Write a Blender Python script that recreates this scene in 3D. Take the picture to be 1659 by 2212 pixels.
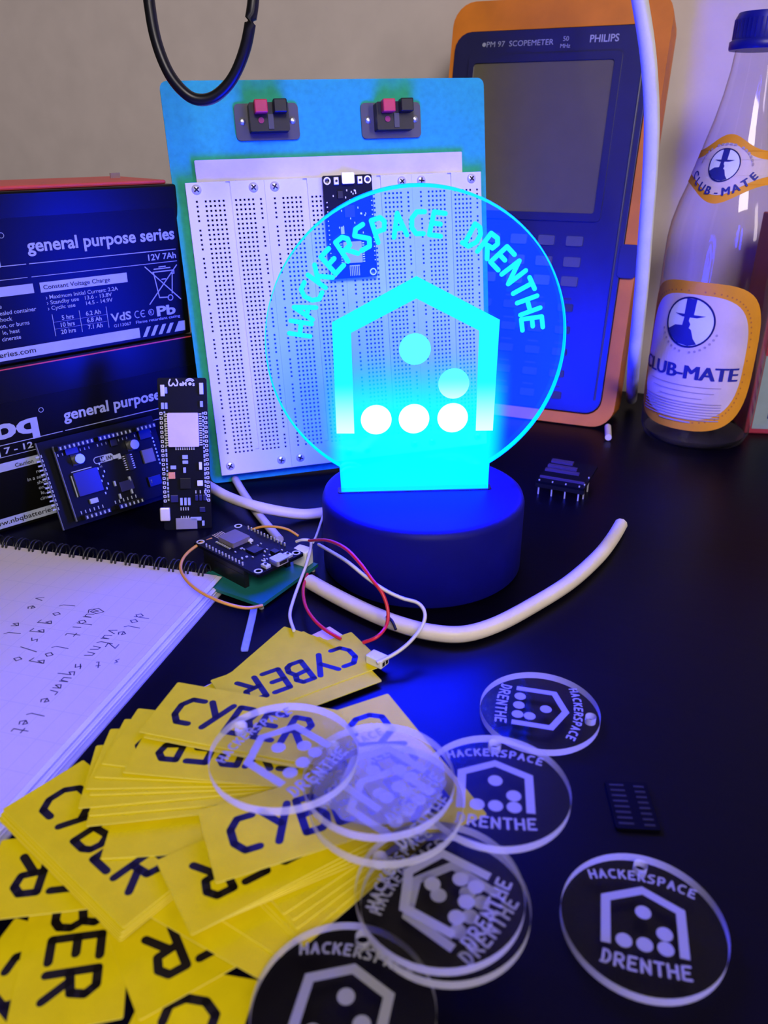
import bpy, bmesh, math, random
from mathutils import Vector as V, Matrix
from mathutils.geometry import tessellate_polygon

random.seed(7)
for o in list(bpy.data.objects):
    bpy.data.objects.remove(o)
scn = bpy.context.scene
COL = scn.collection
R = math.radians

# ------------------------------------------------------------------ camera
CAM_H, PITCH, FPX = 0.2, R(25.4), 1720.0
cd = bpy.data.cameras.new('camera')
cd.sensor_fit = 'VERTICAL'
cd.sensor_height = 36.0
cd.lens = 36.0 * FPX / 2212.0
cd.clip_start = 0.01
cd.clip_end = 20
cd.dof.use_dof = True
cd.dof.focus_distance = 0.40
cd.dof.aperture_fstop = 14.0
cam = bpy.data.objects.new('camera', cd)
COL.objects.link(cam)
cam.location = (0, 0, CAM_H)
cam.rotation_euler = (R(90) - PITCH, 0, 0)
scn.camera = cam

# ------------------------------------------------------------------ light
scn.view_settings.view_transform = 'Standard'
scn.view_settings.look = 'None'
scn.view_settings.exposure = 0.0
scn.view_settings.gamma = 1.0
scn.view_settings.use_curve_mapping = False
w = bpy.data.worlds.new('world')
scn.world = w
w.use_nodes = True
bg = w.node_tree.nodes['Background']
bg.inputs[0].default_value = (1.0, 0.86, 0.78, 1)
bg.inputs[1].default_value = 0.035


def area(name, loc, target, size, size_y, power, color):
    l = bpy.data.lights.new(name, 'AREA')
    l.shape = 'RECTANGLE'
    l.size = size
    l.size_y = size_y
    l.energy = power
    l.color = color
    o = bpy.data.objects.new(name, l)
    COL.objects.link(o)
    o.location = loc
    d = V(target) - V(loc)
    o.rotation_euler = d.to_track_quat('-Z', 'Y').to_euler()
    return o


area('ceiling_light', (0.22, -1.30, 1.40), (-0.05, 0.35, 0.0), 0.7, 0.7, 35.0, (1.0, 0.90, 0.85))
area('window_light', (1.10, -0.95, 0.60), (0.1, 0.5, 0.15), 0.20, 0.7, 5.0, (1.0, 0.88, 0.82))

# ------------------------------------------------------------------ pixel -> place on a plane (used for measuring)
_F = V((0, math.cos(PITCH), -math.sin(PITCH)))
_U = V((0, math.sin(PITCH), math.cos(PITCH)))


def ray(x, y):
    return _F + V((1, 0, 0)) * ((x - 829.5) / FPX) + _U * ((1106 - y) / FPX)


def tab(x, y, z=0.0):
    r = ray(x, y)
    return V((0, 0, CAM_H)) + r * ((z - CAM_H) / r.z)


def at_y(x, y, Y):
    r = ray(x, y)
    return V((0, 0, CAM_H)) + r * (Y / r.y)


# ------------------------------------------------------------------ materials
MATS = {}


def nt_new(name):
    m = bpy.data.materials.new(name)
    m.use_nodes = True
    nt = m.node_tree
    return m, nt, nt.nodes['Principled BSDF']


def mat(name, col, rough=0.5, spec=0.5, metal=0.0, var=0.08, scale=60.0, bump=0.0, coat=0.0):
    if name in MATS:
        return MATS[name]
    m, nt, b = nt_new(name)
    tc = nt.nodes.new('ShaderNodeTexCoord')
    nz = nt.nodes.new('ShaderNodeTexNoise')
    nz.inputs['Scale'].default_value = scale
    nz.inputs['Detail'].default_value = 4
    nt.links.new(tc.outputs['Object'], nz.inputs['Vector'])
    rp = nt.nodes.new('ShaderNodeValToRGB')
    rp.color_ramp.elements[0].position = 0.3
    rp.color_ramp.elements[1].position = 0.7
    rp.color_ramp.elements[0].color = [c * (1 - var) for c in col] + [1]
    rp.color_ramp.elements[1].color = [min(1, c * (1 + var)) for c in col] + [1]
    nt.links.new(nz.outputs['Fac'], rp.inputs[0])
    nt.links.new(rp.outputs[0], b.inputs['Base Color'])
    b.inputs['Roughness'].default_value = rough
    b.inputs['Specular IOR Level'].default_value = spec
    b.inputs['Metallic'].default_value = metal
    b.inputs['Coat Weight'].default_value = coat
    if bump:
        bp = nt.nodes.new('ShaderNodeBump')
        bp.inputs['Strength'].default_value = bump
        bp.inputs['Distance'].default_value = 0.001
        nt.links.new(nz.outputs['Fac'], bp.inputs['Height'])
        nt.links.new(bp.outputs[0], b.inputs['Normal'])
    MATS[name] = m
    return m


def math_node(nt, op, a, b=None):
    n = nt.nodes.new('ShaderNodeMath')
    n.operation = op
    for i, s in enumerate((a, b)):
        if s is None:
            continue
        if isinstance(s, (int, float)):
            n.inputs[i].default_value = s
        else:
            nt.links.new(s, n.inputs[i])
    return n.outputs[0]


def maprange(nt, v, a, b, c, d):
    n = nt.nodes.new('ShaderNodeMapRange')
    n.interpolation_type = 'SMOOTHSTEP'
    nt.links.new(v, n.inputs['Value'])
    for k, x in zip(('From Min', 'From Max', 'To Min', 'To Max'), (a, b, c, d)):
        n.inputs[k].default_value = x
    return n.outputs[0]


def clear_mat(name, tint, facing_lo, facing_hi, rough, edge=(0.5, 0.5, 0.5), f0=0.007):
    """thin clear plastic or glass: see-through, glossy, denser where seen edge-on"""
    m, nt, b = nt_new(name)
    out = nt.nodes['Material Output']
    tr = nt.nodes.new('ShaderNodeBsdfTransparent')
    tr.inputs[0].default_value = (*tint, 1)
    gl = nt.nodes.new('ShaderNodeBsdfGlossy')
    gl.inputs['Roughness'].default_value = rough
    lf = nt.nodes.new('ShaderNodeLayerWeight')
    lf.inputs['Blend'].default_value = 0.5
    schlick = math_node(nt, 'MULTIPLY_ADD', math_node(nt, 'POWER', lf.outputs['Facing'], 5.0), 0.9)
    for n_ in nt.nodes:
        if n_.type == 'MATH' and n_.operation == 'MULTIPLY_ADD':
            n_.inputs[2].default_value = f0
    mx = nt.nodes.new('ShaderNodeMixShader')
    nt.links.new(schlick, mx.inputs[0])
    nt.links.new(tr.outputs[0], mx.inputs[1])
    nt.links.new(gl.outputs[0], mx.inputs[2])
    df = nt.nodes.new('ShaderNodeBsdfDiffuse')
    df.inputs[0].default_value = (*edge, 1)
    lw = nt.nodes.new('ShaderNodeLayerWeight')
    lw.inputs['Blend'].default_value = 0.3
    f = maprange(nt, lw.outputs['Facing'], 0.3, 1.0, facing_lo, facing_hi)
    mx2 = nt.nodes.new('ShaderNodeMixShader')
    nt.links.new(f, mx2.inputs[0])
    nt.links.new(mx.outputs[0], mx2.inputs[1])
    nt.links.new(df.outputs[0], mx2.inputs[2])
    nt.links.new(mx2.outputs[0], out.inputs[0])
    return m


def part_clear(name, col, amount, rough=0.4):
    """translucent plastic: a share of light scattered, the rest passed"""
    m, nt, b = nt_new(name)
    out = nt.nodes['Material Output']
    tr = nt.nodes.new('ShaderNodeBsdfTransparent')
    b.inputs['Base Color'].default_value = (*col, 1)
    b.inputs['Roughness'].default_value = rough
    nz = nt.nodes.new('ShaderNodeTexNoise')
    nz.inputs['Scale'].default_value = 300
    f = maprange(nt, nz.outputs['Fac'], 0.2, 0.8, amount * 0.85, min(1, amount * 1.1))
    mx = nt.nodes.new('ShaderNodeMixShader')
    nt.links.new(f, mx.inputs[0])
    nt.links.new(tr.outputs[0], mx.inputs[1])
    nt.links.new(b.outputs[0], mx.inputs[2])
    nt.links.new(mx.outputs[0], out.inputs[0])
    return m


def rim_mat(name, col, amount, rough):
    """sawn plastic edge: scatters light from in front of it and from inside the sheet"""
    m, nt, b = nt_new(name)
    out = nt.nodes['Material Output']
    tl = nt.nodes.new('ShaderNodeBsdfTranslucent')
    tl.inputs[0].default_value = (*col, 1)
    df = nt.nodes.new('ShaderNodeBsdfDiffuse')
    df.inputs[0].default_value = (*col, 1)
    tr = nt.nodes.new('ShaderNodeBsdfTransparent')
    nz = nt.nodes.new('ShaderNodeTexNoise')
    nz.inputs['Scale'].default_value = 300
    f = maprange(nt, nz.outputs['Fac'], 0.2, 0.8, amount * 0.85, min(1, amount * 1.1))
    m1 = nt.nodes.new('ShaderNodeMixShader')
    m1.inputs[0].default_value = 0.28
    nt.links.new(df.outputs[0], m1.inputs[1])
    nt.links.new(tl.outputs[0], m1.inputs[2])
    m2 = nt.nodes.new('ShaderNodeMixShader')
    nt.links.new(f, m2.inputs[0])
    nt.links.new(tr.outputs[0], m2.inputs[1])
    nt.links.new(m1.outputs[0], m2.inputs[2])
    nt.links.new(m2.outputs[0], out.inputs[0])
    return m


# desk: dark varnished wood, the lamp's blue glare put into both grain tones
def desk_mat():
    m, nt, b = nt_new('dark_varnished_wood')
    tc = nt.nodes.new('ShaderNodeTexCoord')
    mp = nt.nodes.new('ShaderNodeMapping')
    mp.inputs['Scale'].default_value = (4, 60, 1)
    nz = nt.nodes.new('ShaderNodeTexNoise')
    nz.inputs['Scale'].default_value = 3
    nz.inputs['Detail'].default_value = 6
    nt.links.new(tc.outputs['Object'], mp.inputs[0])
    nt.links.new(mp.outputs[0], nz.inputs['Vector'])
    rp = nt.nodes.new('ShaderNodeValToRGB')
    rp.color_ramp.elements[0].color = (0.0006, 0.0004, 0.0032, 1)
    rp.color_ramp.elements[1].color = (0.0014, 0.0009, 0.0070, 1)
    nt.links.new(nz.outputs['Fac'], rp.inputs[0])
    nt.links.new(rp.outputs[0], b.inputs['Base Color'])
    b.inputs['Roughness'].default_value = 0.36
    b.inputs['Specular IOR Level'].default_value = 0.075
    bp = nt.nodes.new('ShaderNodeBump')
    bp.inputs['Strength'].default_value = 0.06
    bp.inputs['Distance'].default_value = 0.0005
    nt.links.new(nz.outputs['Fac'], bp.inputs['Height'])
    nt.links.new(bp.outputs[0], b.inputs['Normal'])
    return m


# light given off by the edge-lit acrylic: deep blue LED light with a little green in it
def lamp_emit(name, core, top, y0, y1):
    m, nt, b = nt_new(name)
    out = nt.nodes['Material Output']
    tc = nt.nodes.new('ShaderNodeTexCoord')
    sx = nt.nodes.new('ShaderNodeSeparateXYZ')
    nt.links.new(tc.outputs['Object'], sx.inputs[0])
    f = maprange(nt, sx.outputs['Y'], y0, y1, 0, 1)
    mc = nt.nodes.new('ShaderNodeMix')
    mc.data_type = 'RGBA'
    nt.links.new(f, mc.inputs[0])
    mc.inputs[6].default_value = (*core, 1)
    mc.inputs[7].default_value = (*top, 1)
    em = nt.nodes.new('ShaderNodeEmission')
    nt.links.new(mc.outputs[2], em.inputs[0])
    nt.links.new(em.outputs[0], out.inputs[0])
    return m


def plate_mat():
    m, nt, b = nt_new('edge_lit_acrylic')
    out = nt.nodes['Material Output']
    tc = nt.nodes.new('ShaderNodeTexCoord')
    sx = nt.nodes.new('ShaderNodeSeparateXYZ')
    nt.links.new(tc.outputs['Object'], sx.inputs[0])
    h = maprange(nt, sx.outputs['Y'], 0.076, 0.113, 1, 0)
    ax = math_node(nt, 'ABSOLUTE', sx.outputs['X'])
    l = maprange(nt, ax, 0.0335, 0.046, 1, 0)
    core = math_node(nt, 'MULTIPLY', h, l)
    fac = math_node(nt, 'ADD', math_node(nt, 'MULTIPLY', core, 0.74), 0.05)
    mc = nt.nodes.new('ShaderNodeMix')
    mc.data_type = 'RGBA'
    nt.links.new(core, mc.inputs[0])
    mc.inputs[6].default_value = (0.0, 0.5, 14.0, 1)
    mc.inputs[7].default_value = (0.0, 1.15, 95.0, 1)
    em = nt.nodes.new('ShaderNodeEmission')
    nt.links.new(mc.outputs[2], em.inputs[0])
    tr = nt.nodes.new('ShaderNodeBsdfTransparent')
    tr.inputs[0].default_value = (0.76, 0.97, 1, 1)
    mx = nt.nodes.new('ShaderNodeMixShader')
    nt.links.new(fac, mx.inputs[0])
    nt.links.new(tr.outputs[0], mx.inputs[1])
    nt.links.new(em.outputs[0], mx.inputs[2])
    gl = nt.nodes.new('ShaderNodeBsdfGlossy')
    gl.inputs['Roughness'].default_value = 0.05
    mx2 = nt.nodes.new('ShaderNodeMixShader')
    mx2.inputs[0].default_value = 0.03
    nt.links.new(mx.outputs[0], mx2.inputs[1])
    nt.links.new(gl.outputs[0], mx2.inputs[2])
    nt.links.new(mx2.outputs[0], out.inputs[0])
    return m


def paper_mat():
    m, nt, b = nt_new('squared_paper')
    tc = nt.nodes.new('ShaderNodeTexCoord')
    sx = nt.nodes.new('ShaderNodeSeparateXYZ')
    nt.links.new(tc.outputs['Object'], sx.inputs[0])
    lines = None
    for ax, step in (('X', 0.0078), ('Y', 0.0155)):
        d = math_node(nt, 'DIVIDE', sx.outputs[ax], step)
        fr = math_node(nt, 'FRACT', math_node(nt, 'ABSOLUTE', d))
        ln = math_node(nt, 'LESS_THAN', fr, 0.045 if ax == 'X' else 0.022)
        lines = ln if lines is None else math_node(nt, 'MAXIMUM', lines, ln)
    mc = nt.nodes.new('ShaderNodeMix')
    mc.data_type = 'RGBA'
    nt.links.new(math_node(nt, 'MULTIPLY', lines, 0.4), mc.inputs[0])
    mc.inputs[6].default_value = (0.52, 0.46, 0.50, 1)
    mc.inputs[7].default_value = (0.34, 0.33, 0.42, 1)
    nt.links.new(mc.outputs[2], b.inputs['Base Color'])
    b.inputs['Roughness'].default_value = 0.8
    return m


M_wall = mat('painted_plaster', (0.60, 0.53, 0.525), 0.9, 0.2, var=0.04, scale=40, bump=0.05)
M_black = mat('black_plastic', (0.006, 0.006, 0.008), 0.35, 0.35)
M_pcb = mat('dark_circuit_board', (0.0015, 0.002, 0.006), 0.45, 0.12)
M_green_pcb = mat('green_circuit_board', (0.01, 0.13, 0.12), 0.4, 0.5)
M_metal = mat('tin_metal', (0.75, 0.75, 0.75), 0.32, 0.5, metal=0.9)
M_pinmetal = mat('pin_metal', (0.8, 0.8, 0.82), 0.3, 0.5, metal=0.6)
M_shield = mat('shield_metal', (0.62, 0.52, 0.52), 0.55, 0.5, metal=0.25)
M_white = mat('white_plastic', (0.74, 0.73, 0.74), 0.5, 0.4)
M_print = mat('white_print', (0.34, 0.38, 0.48), 0.6, 0.2)
M_sprint = mat('white_silkscreen', (0.55, 0.55, 0.6), 0.6, 0.3)
M_yellow = mat('yellow_plastic', (0.69, 0.555, 0.003), 0.6, 0.08, var=0.05, scale=120)
M_pale = mat('pale_backing', (0.70, 0.48, 0.36), 0.6, 0.3)
M_ink = mat('black_ink', (0.008, 0.005, 0.006), 0.5, 0.3)
M_orange = mat('orange_rubber', (0.62, 0.18, 0.012), 0.6, 0.35)
M_scope = mat('blue_lit_grey_case', (0.014, 0.014, 0.075), 0.32, 0.5)  # dark grey with the lamp's blue light mixed into the colour
M_cable = mat('white_cable_sheath', (0.68, 0.60, 0.54), 0.45, 0.4)
M_copper = mat('copper', (0.45, 0.16, 0.08), 0.4, 0.5, metal=0.7)
M_green = mat('green_painted_board', (0.03, 0.38, 0.27), 0.65, 0.15, var=0.1, scale=300)
M_bb = mat('breadboard_plastic', (0.74, 0.73, 0.76), 0.5, 0.35, var=0.02)
M_hole = mat('contact_hole', (0.05, 0.05, 0.06), 0.7, 0.2)


# ------------------------------------------------------------------ mesh building
class MB:
    def __init__(s):
        s.v, s.f, s.m = [], [], []

    def add(s, vs, fs, mi=0):
        o = len(s.v)
        s.v += [V(a) for a in vs]
        s.f += [[i + o for i in f] for f in fs]
        s.m += [mi] * len(fs)
        return s

    def box(s, a, b, mi=0):
        (x0, y0, z0), (x1, y1, z1) = a, b
        vs = [(x, y, z) for z in (z0, z1) for y in (y0, y1) for x in (x0, x1)]
        return s.add(vs, [(0, 2, 3, 1), (4, 5, 7, 6), (0, 1, 5, 4), (2, 6, 7, 3), (0, 4, 6, 2), (1, 3, 7, 5)], mi)

    def prism(s, poly, z0, z1, holes=(), mi=0, sides=True, caps=True):
        loops = [[V((p[0], p[1], 0)) for p in poly]] + [[V((p[0], p[1], 0)) for p in h] for h in holes]
        flat = [p for l in loops for p in l]
        n = len(flat)
        vs = [(p.x, p.y, z0) for p in flat] + [(p.x, p.y, z1) for p in flat]
        fs = []
        if caps:
            if not holes and len(poly) <= 4:
                tri = [tuple(range(len(poly)))]
            else:
                tri = tessellate_polygon(loops)
            for t in tri:
                a = flat[t[0]]
                nz = (flat[t[1]] - a).cross(flat[t[2]] - a).z
                t = list(t) if nz > 0 else list(t)[::-1]
                fs.append([i + n for i in t])
                fs.append(t[::-1])
        if sides:
            o = 0
            for k, l in enumerate(loops):
                ar = sum(l[i].x * l[(i + 1) % len(l)].y - l[(i + 1) % len(l)].x * l[i].y for i in range(len(l)))
                for i in range(len(l)):
                    j = (i + 1) % len(l)
                    q = [o + i, o + j, o + j + n, o + i + n]
                    if (ar > 0) != (k == 0):
                        q = q[::-1]
                    fs.append(q)
                o += len(l)
        return s.add(vs, fs, mi)

    def flat(s, poly, z, mi=0):
        loop = [V((p[0], p[1], 0)) for p in poly]
        fs = []
        for t in (tessellate_polygon([loop]) if len(poly) > 4 else [tuple(range(len(poly)))]):
            a = loop[t[0]]
            nz = (loop[t[1]] - a).cross(loop[t[2]] - a).z
            fs.append(list(t) if nz > 0 else list(t)[::-1])
        return s.add([(p[0], p[1], z) for p in poly], fs, mi)

    def capsule(s, p, q, r, z0, z1=None, n=5, mi=0):
        p, q = V((p[0], p[1])), V((q[0], q[1]))
        d = q - p
        a = math.atan2(d.y, d.x)
        pts = [(q.x + r * math.cos(a - math.pi / 2 + math.pi * i / n), q.y + r * math.sin(a - math.pi / 2 + math.pi * i / n)) for i in range(n + 1)]
        pts += [(p.x + r * math.cos(a + math.pi / 2 + math.pi * i / n), p.y + r * math.sin(a + math.pi / 2 + math.pi * i / n)) for i in range(n + 1)]
        if z1 is None:
            return s.add([(x, y, z0) for x, y in pts], [tuple(range(len(pts)))], mi)
        return s.prism2(pts, z0, z1, mi)

    def prism2(s, pts, z0, z1, mi=0):
        n = len(pts)
        vs = [(x, y, z0) for x, y in pts] + [(x, y, z1) for x, y in pts]
        fs = [tuple(range(n, 2 * n)), tuple(range(n - 1, -1, -1))]
        fs += [(i, (i + 1) % n, (i + 1) % n + n, i + n) for i in range(n)]
        return s.add(vs, fs, mi)

    def cyl(s, c, r, z0, z1, n=20, mi=0, r2=None):
        r2 = r if r2 is None else r2
        vs = [(c[0] + r * math.cos(2 * math.pi * i / n), c[1] + r * math.sin(2 * math.pi * i / n), z0) for i in range(n)]
        vs += [(c[0] + r2 * math.cos(2 * math.pi * i / n), c[1] + r2 * math.sin(2 * math.pi * i / n), z1) for i in range(n)]
        fs = [tuple(range(n, 2 * n)), tuple(range(n - 1, -1, -1))]
        fs += [(i, (i + 1) % n, (i + 1) % n + n, i + n) for i in range(n)]
        return s.add(vs, fs, mi)

    def lathe(s, prof, n=40, mi=0, axis='z', c=(0, 0)):
        vs, fs = [], []
        for r, h in prof:
            for i in range(n):
                a = 2 * math.pi * i / n
                x, y = r * math.cos(a), r * math.sin(a)
                vs.append((c[0] + x, c[1] + y, h) if axis == 'z' else (c[0] + x, h, c[1] - y))
        for k in range(len(prof) - 1):
            for i in range(n):
                j = (i + 1) % n
                fs.append((k * n + i, k * n + j, (k + 1) * n + j, (k + 1) * n + i))
        fs.append(tuple(range(n - 1, -1, -1)))
        fs.append(tuple(range((len(prof) - 1) * n, len(prof) * n)))
        return s.add(vs, fs, mi)

    def tube(s, pts, r, n=10, mi=0, sub=6):
        P = [V(p) for p in pts]
        path = []
        for i in range(len(P) - 1):
            p0, p1, p2, p3 = P[max(i - 1, 0)], P[i], P[i + 1], P[min(i + 2, len(P) - 1)]
            for k in range(sub):
                t = k / sub
                path.append(0.5 * ((2 * p1) + (p2 - p0) * t + (2 * p0 - 5 * p1 + 4 * p2 - p3) * t * t + (3 * p1 - p0 - 3 * p2 + p3) * t ** 3))
        path.append(P[-1])
        vs, fs = [], []
        ref = V((0.13, 0.21, 0.97))
        for i, p in enumerate(path):
            d = (path[min(i + 1, len(path) - 1)] - path[max(i - 1, 0)]).normalized()
            a = d.cross(ref)
            if a.length < 0.2:
                a = d.cross(V((1, 0, 0)))
            a.normalize()
            b = d.cross(a)
            for k in range(n):
                t = 2 * math.pi * k / n
                vs.append(p + (a * math.cos(t) + b * math.sin(t)) * r)
        for i in range(len(path) - 1):
            for k in range(n):
                l = (k + 1) % n
                fs.append((i * n + k, i * n + l, (i + 1) * n + l, (i + 1) * n + k))
        fs.append(tuple(range(n - 1, -1, -1)))
        fs.append(tuple(range((len(path) - 1) * n, len(path) * n)))
        return s.add(vs, fs, mi)

    def xf(s, M):
        s.v = [M @ v for v in s.v]
        return s

    def mesh(s, name, mats, smooth=False):
        me = bpy.data.meshes.new(name)
        me.from_pydata([tuple(v) for v in s.v], [], s.f)
        for m in (mats if isinstance(mats, (list, tuple)) else [mats]):
            me.materials.append(m)
        me.polygons.foreach_set('material_index', s.m)
        if smooth:
            me.polygons.foreach_set('use_smooth', [True] * len(s.f))
            try:
                me.set_sharp_from_angle(angle=R(62))
            except Exception:
                pass
        me.update()
        return me

    def build(s, name, mats, parent=None, M=None, smooth=False, bevel=0.0):
        o = bpy.data.objects.new(name, s.mesh(name, mats, smooth))
        COL.objects.link(o)
        if parent:
            o.parent = parent
        if M is not None:
            o.matrix_local = M
        if bevel:
            md = o.modifiers.new('bevel', 'BEVEL')
            md.width = bevel
            md.segments = 2
            md.limit_method = 'ANGLE'
        return o


def frame(o, u, v):
    u, v = V(u).normalized(), V(v).normalized()
    n = u.cross(v)
    m = Matrix((u, v, n)).transposed().to_4x4()
    m.translation = V(o)
    return m


def lean_frame(o, yaw, lean, roll=0.0):
    u = V((math.cos(yaw), math.sin(yaw), 0))
    nb = V((-math.sin(yaw), math.cos(yaw), 0))
    v = V((0, 0, 1)) * math.cos(lean) + nb * math.sin(lean)
    return frame(o, u * math.cos(roll) + v * math.sin(roll), v * math.cos(roll) - u * math.sin(roll))


def tag(o, label=None, cat=None, group=None, kind=None):
    for k, x in (('label', label), ('category', cat), ('group', group), ('kind', kind)):
        if x:
            o[k] = x
    return o


def thing(name, label, cat, M, group=None):
    o = bpy.data.objects.new(name, None)
    o.empty_display_size = 0.01
    COL.objects.link(o)
    o.matrix_world = M
    return tag(o, label, cat, group)


def rrect(x0, y0, x1, y1, r, n=4):
    pts = []
    for cx, cy, a0 in ((x1 - r, y0 + r, -90), (x1 - r, y1 - r, 0), (x0 + r, y1 - r, 90), (x0 + r, y0 + r, 180)):
        for i in range(n + 1):
            a = R(a0 + 90 * i / n)
            pts.append((cx + r * math.cos(a), cy + r * math.sin(a)))
    return pts


def circle(c, r, n=32):
    return [(c[0] + r * math.cos(2 * math.pi * i / n), c[1] + r * math.sin(2 * math.pi * i / n)) for i in range(n)]


def text_geo(mb, s, x, y, size, z=0.0, bold=0.0, align='LEFT', shear=0.0, width=None, rot=0.0, mi=0):
    """flat lettering from Blender's built-in typeface, baseline left end at x, y; size = cap height"""
    cu = bpy.data.curves.new('t', 'FONT')
    cu.body = s
    cu.size = size / 0.70
    cu.offset = bold
    cu.shear = shear
    cu.resolution_u = 3
    o = bpy.data.objects.new('t', cu)
    COL.objects.link(o)
    me = bpy.data.meshes.new_from_object(o)
    bpy.data.objects.remove(o)
    bpy.data.curves.remove(cu)
    vs = [v.co.copy() for v in me.vertices]
    if not vs:
        return 0
    w0, w1 = min(v.x for v in vs), max(v.x for v in vs)
    k = 1.0 if width is None else width / (w1 - w0)
    off = {'LEFT': 0, 'CENTER': -(w1 - w0) * k / 2, 'RIGHT': -(w1 - w0) * k}[align]
    ca, sa = math.cos(rot), math.sin(rot)
    pts = []
    for v in vs:
        px, py = (v.x - w0) * k + off, v.y
        pts.append((x + px * ca - py * sa, y + px * sa + py * ca, z))
    mb.add(pts, [list(p.vertices) for p in me.polygons], mi)
    bpy.data.meshes.remove(me)
    return (w1 - w0) * k


# single-stroke rounded alphabet (box 0.6 x 1)
G = {
    'C': [[(.6, .97), (.24, .97), (.02, .70), (.02, .30), (.22, .03), (.56, .03)]],
    'Y': [[(.66, 1), (.18, 0)], [(0, 1), (.36, .48)]],
    'B': [[(.06, 1), (.44, 1), (.58, .82), (.5, .58), (.06, .52)], [(.06, 1), (.02, 0)], [(.5, .56), (.62, .34), (.56, .1), (.4, 0), (.02, 0)]],
    'E': [[(.6, 1), (.08, 1), (.02, 0), (.56, 0)], [(.06, .52), (.46, .52)]],
    'R': [[(.02, 0), (.06, 1), (.44, 1), (.6, .8), (.52, .52), (.06, .46)], [(.26, .46), (.6, 0)]],
    'H': [[(0, 0), (0, 1)], [(.6, 0), (.6, 1)], [(0, .5), (.6, .5)]],
    'A': [[(0, 0), (.3, 1), (.6, 0)], [(.12, .34), (.48, .34)]],
    'K': [[(.02, 0), (.02, 1)], [(.58, 1), (.04, .42)], [(.24, .6), (.6, 0)]],
    'S': [[(.58, 1), (.2, .97), (.02, .74), (.56, .32), (.42, .02), (0, .02)]],
    'P': [[(.04, 0), (.04, 1), (.46, 1), (.6, .78), (.48, .46), (.06, .46)]],
    'D': [[(.12, .02), (.14, 1), (.42, .96), (.6, .7), (.58, .32), (.34, 0), (.0, .02)]],
    'N': [[(.02, 0), (.02, 1), (.58, 0), (.58, 1)]],
    'T': [[(0, 1), (.6, 1)], [(.3, 1), (.3, 0)]],
}
# loose handwriting
HW = {
    'd': [[(.4, 1), (.4, 0)], [(.4, .3), (.2, .5), (.02, .25), (.2, 0), (.4, .2)]],
    'o': [[(.2, .5), (.02, .25), (.2, 0), (.4, .25), (.2, .5)]],
    'l': [[(.15, 1), (.1, .2), (.25, 0)]],
    'e': [[(.05, .25), (.38, .3), (.25, .5), (.05, .25), (.2, 0), (.4, .1)]],
    'v': [[(0, .5), (.15, 0), (.4, .55)]],
    'u': [[(0, .5), (.05, .05), (.3, .05), (.35, .5), (.4, 0)]],
    'n': [[(0, 0), (.05, .5), (.25, .45), (.35, 0)]],
    's': [[(.35, .5), (.1, .4), (.3, .15), (.02, 0)]],
    'q': [[(.35, .5), (.05, .35), (.15, .05), (.35, .3), (.4, -.5)]],
    'a': [[(.35, .45), (.05, .3), (.15, 0), (.35, .4), (.4, 0)]],
    'r': [[(0, 0), (.05, .5), (.3, .5)]],
    't': [[(.15, .9), (.15, .05), (.35, .05)], [(0, .6), (.35, .6)]],
    'g': [[(.35, .45), (.05, .3), (.2, 0), (.35, .4), (.3, -.5), (.0, -.4)]],
    'i': [[(.1, .5), (.15, 0)]],
    '/': [[(.4, 1), (0, -.2)]],
    '5': [[(.4, 1), (.1, .9), (.1, .55), (.4, .4), (.2, 0), (0, .1)]],
    'z': [[(0, .7), (.4, .7), (0, 0), (.4, .05)]],
    '@': [[(.5, .2), (.3, .6), (.2, .2), (.45, .1), (.6, .6), (.3, .95), (0, .4), (.3, -.1), (.6, .05)]],
}


def strokes(mb, ch, x, y, h, th, z0, z1=None, rot=0.0, font=G, sx=1.0, mi=0):
    ca, sa = math.cos(rot), math.sin(rot)
    for pl in font[ch]:
        q = []
        for px, py in pl:
            a, b = (px - 0.3) * h * sx, py * h
            q.append((x + a * ca - b * sa, y + a * sa + b * ca))
        for p0, p1 in zip(q, q[1:]):
            mb.capsule(p0, p1, th / 2, z0, z1, mi=mi)


# ================================================================== SETTING
YW = -R(22.9)
wall_pt = V((0.2125, 0.666, 0))
wu = V((math.cos(YW), math.sin(YW), 0))
wn = V((-math.sin(YW), math.cos(YW), 0))
o = MB().box((-1.6, 0, -0.75), (1.0, 0.06, 1.75)).build('wall_back', M_wall, M=frame(wall_pt, wu, wn))
tag(o, kind='structure')
# the desk stands against the wall
desk = thing('desk', 'dark varnished wooden desk that everything stands on', 'desk', frame(wall_pt - wn * 0.002, wu, wn))
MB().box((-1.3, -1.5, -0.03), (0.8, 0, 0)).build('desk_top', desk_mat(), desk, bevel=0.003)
lm = mat('dark_wood_leg', (0.006, 0.004, 0.004), 0.5)
for x in (-1.25, 0.75):
    for y in (-1.45, -0.06):
        MB().box((x - .025, y - .025, -0.75), (x + .025, y + .025, -0.03)).build('leg', lm, desk)
o = MB().box((-1.6, -2.2, -0.78), (1.2, 0.06, -0.75)).build('floor', mat('floor_boards', (0.10, 0.07, 0.05), 0.6), M=frame(wall_pt, wu, wn))
tag(o, kind='structure')


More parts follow.
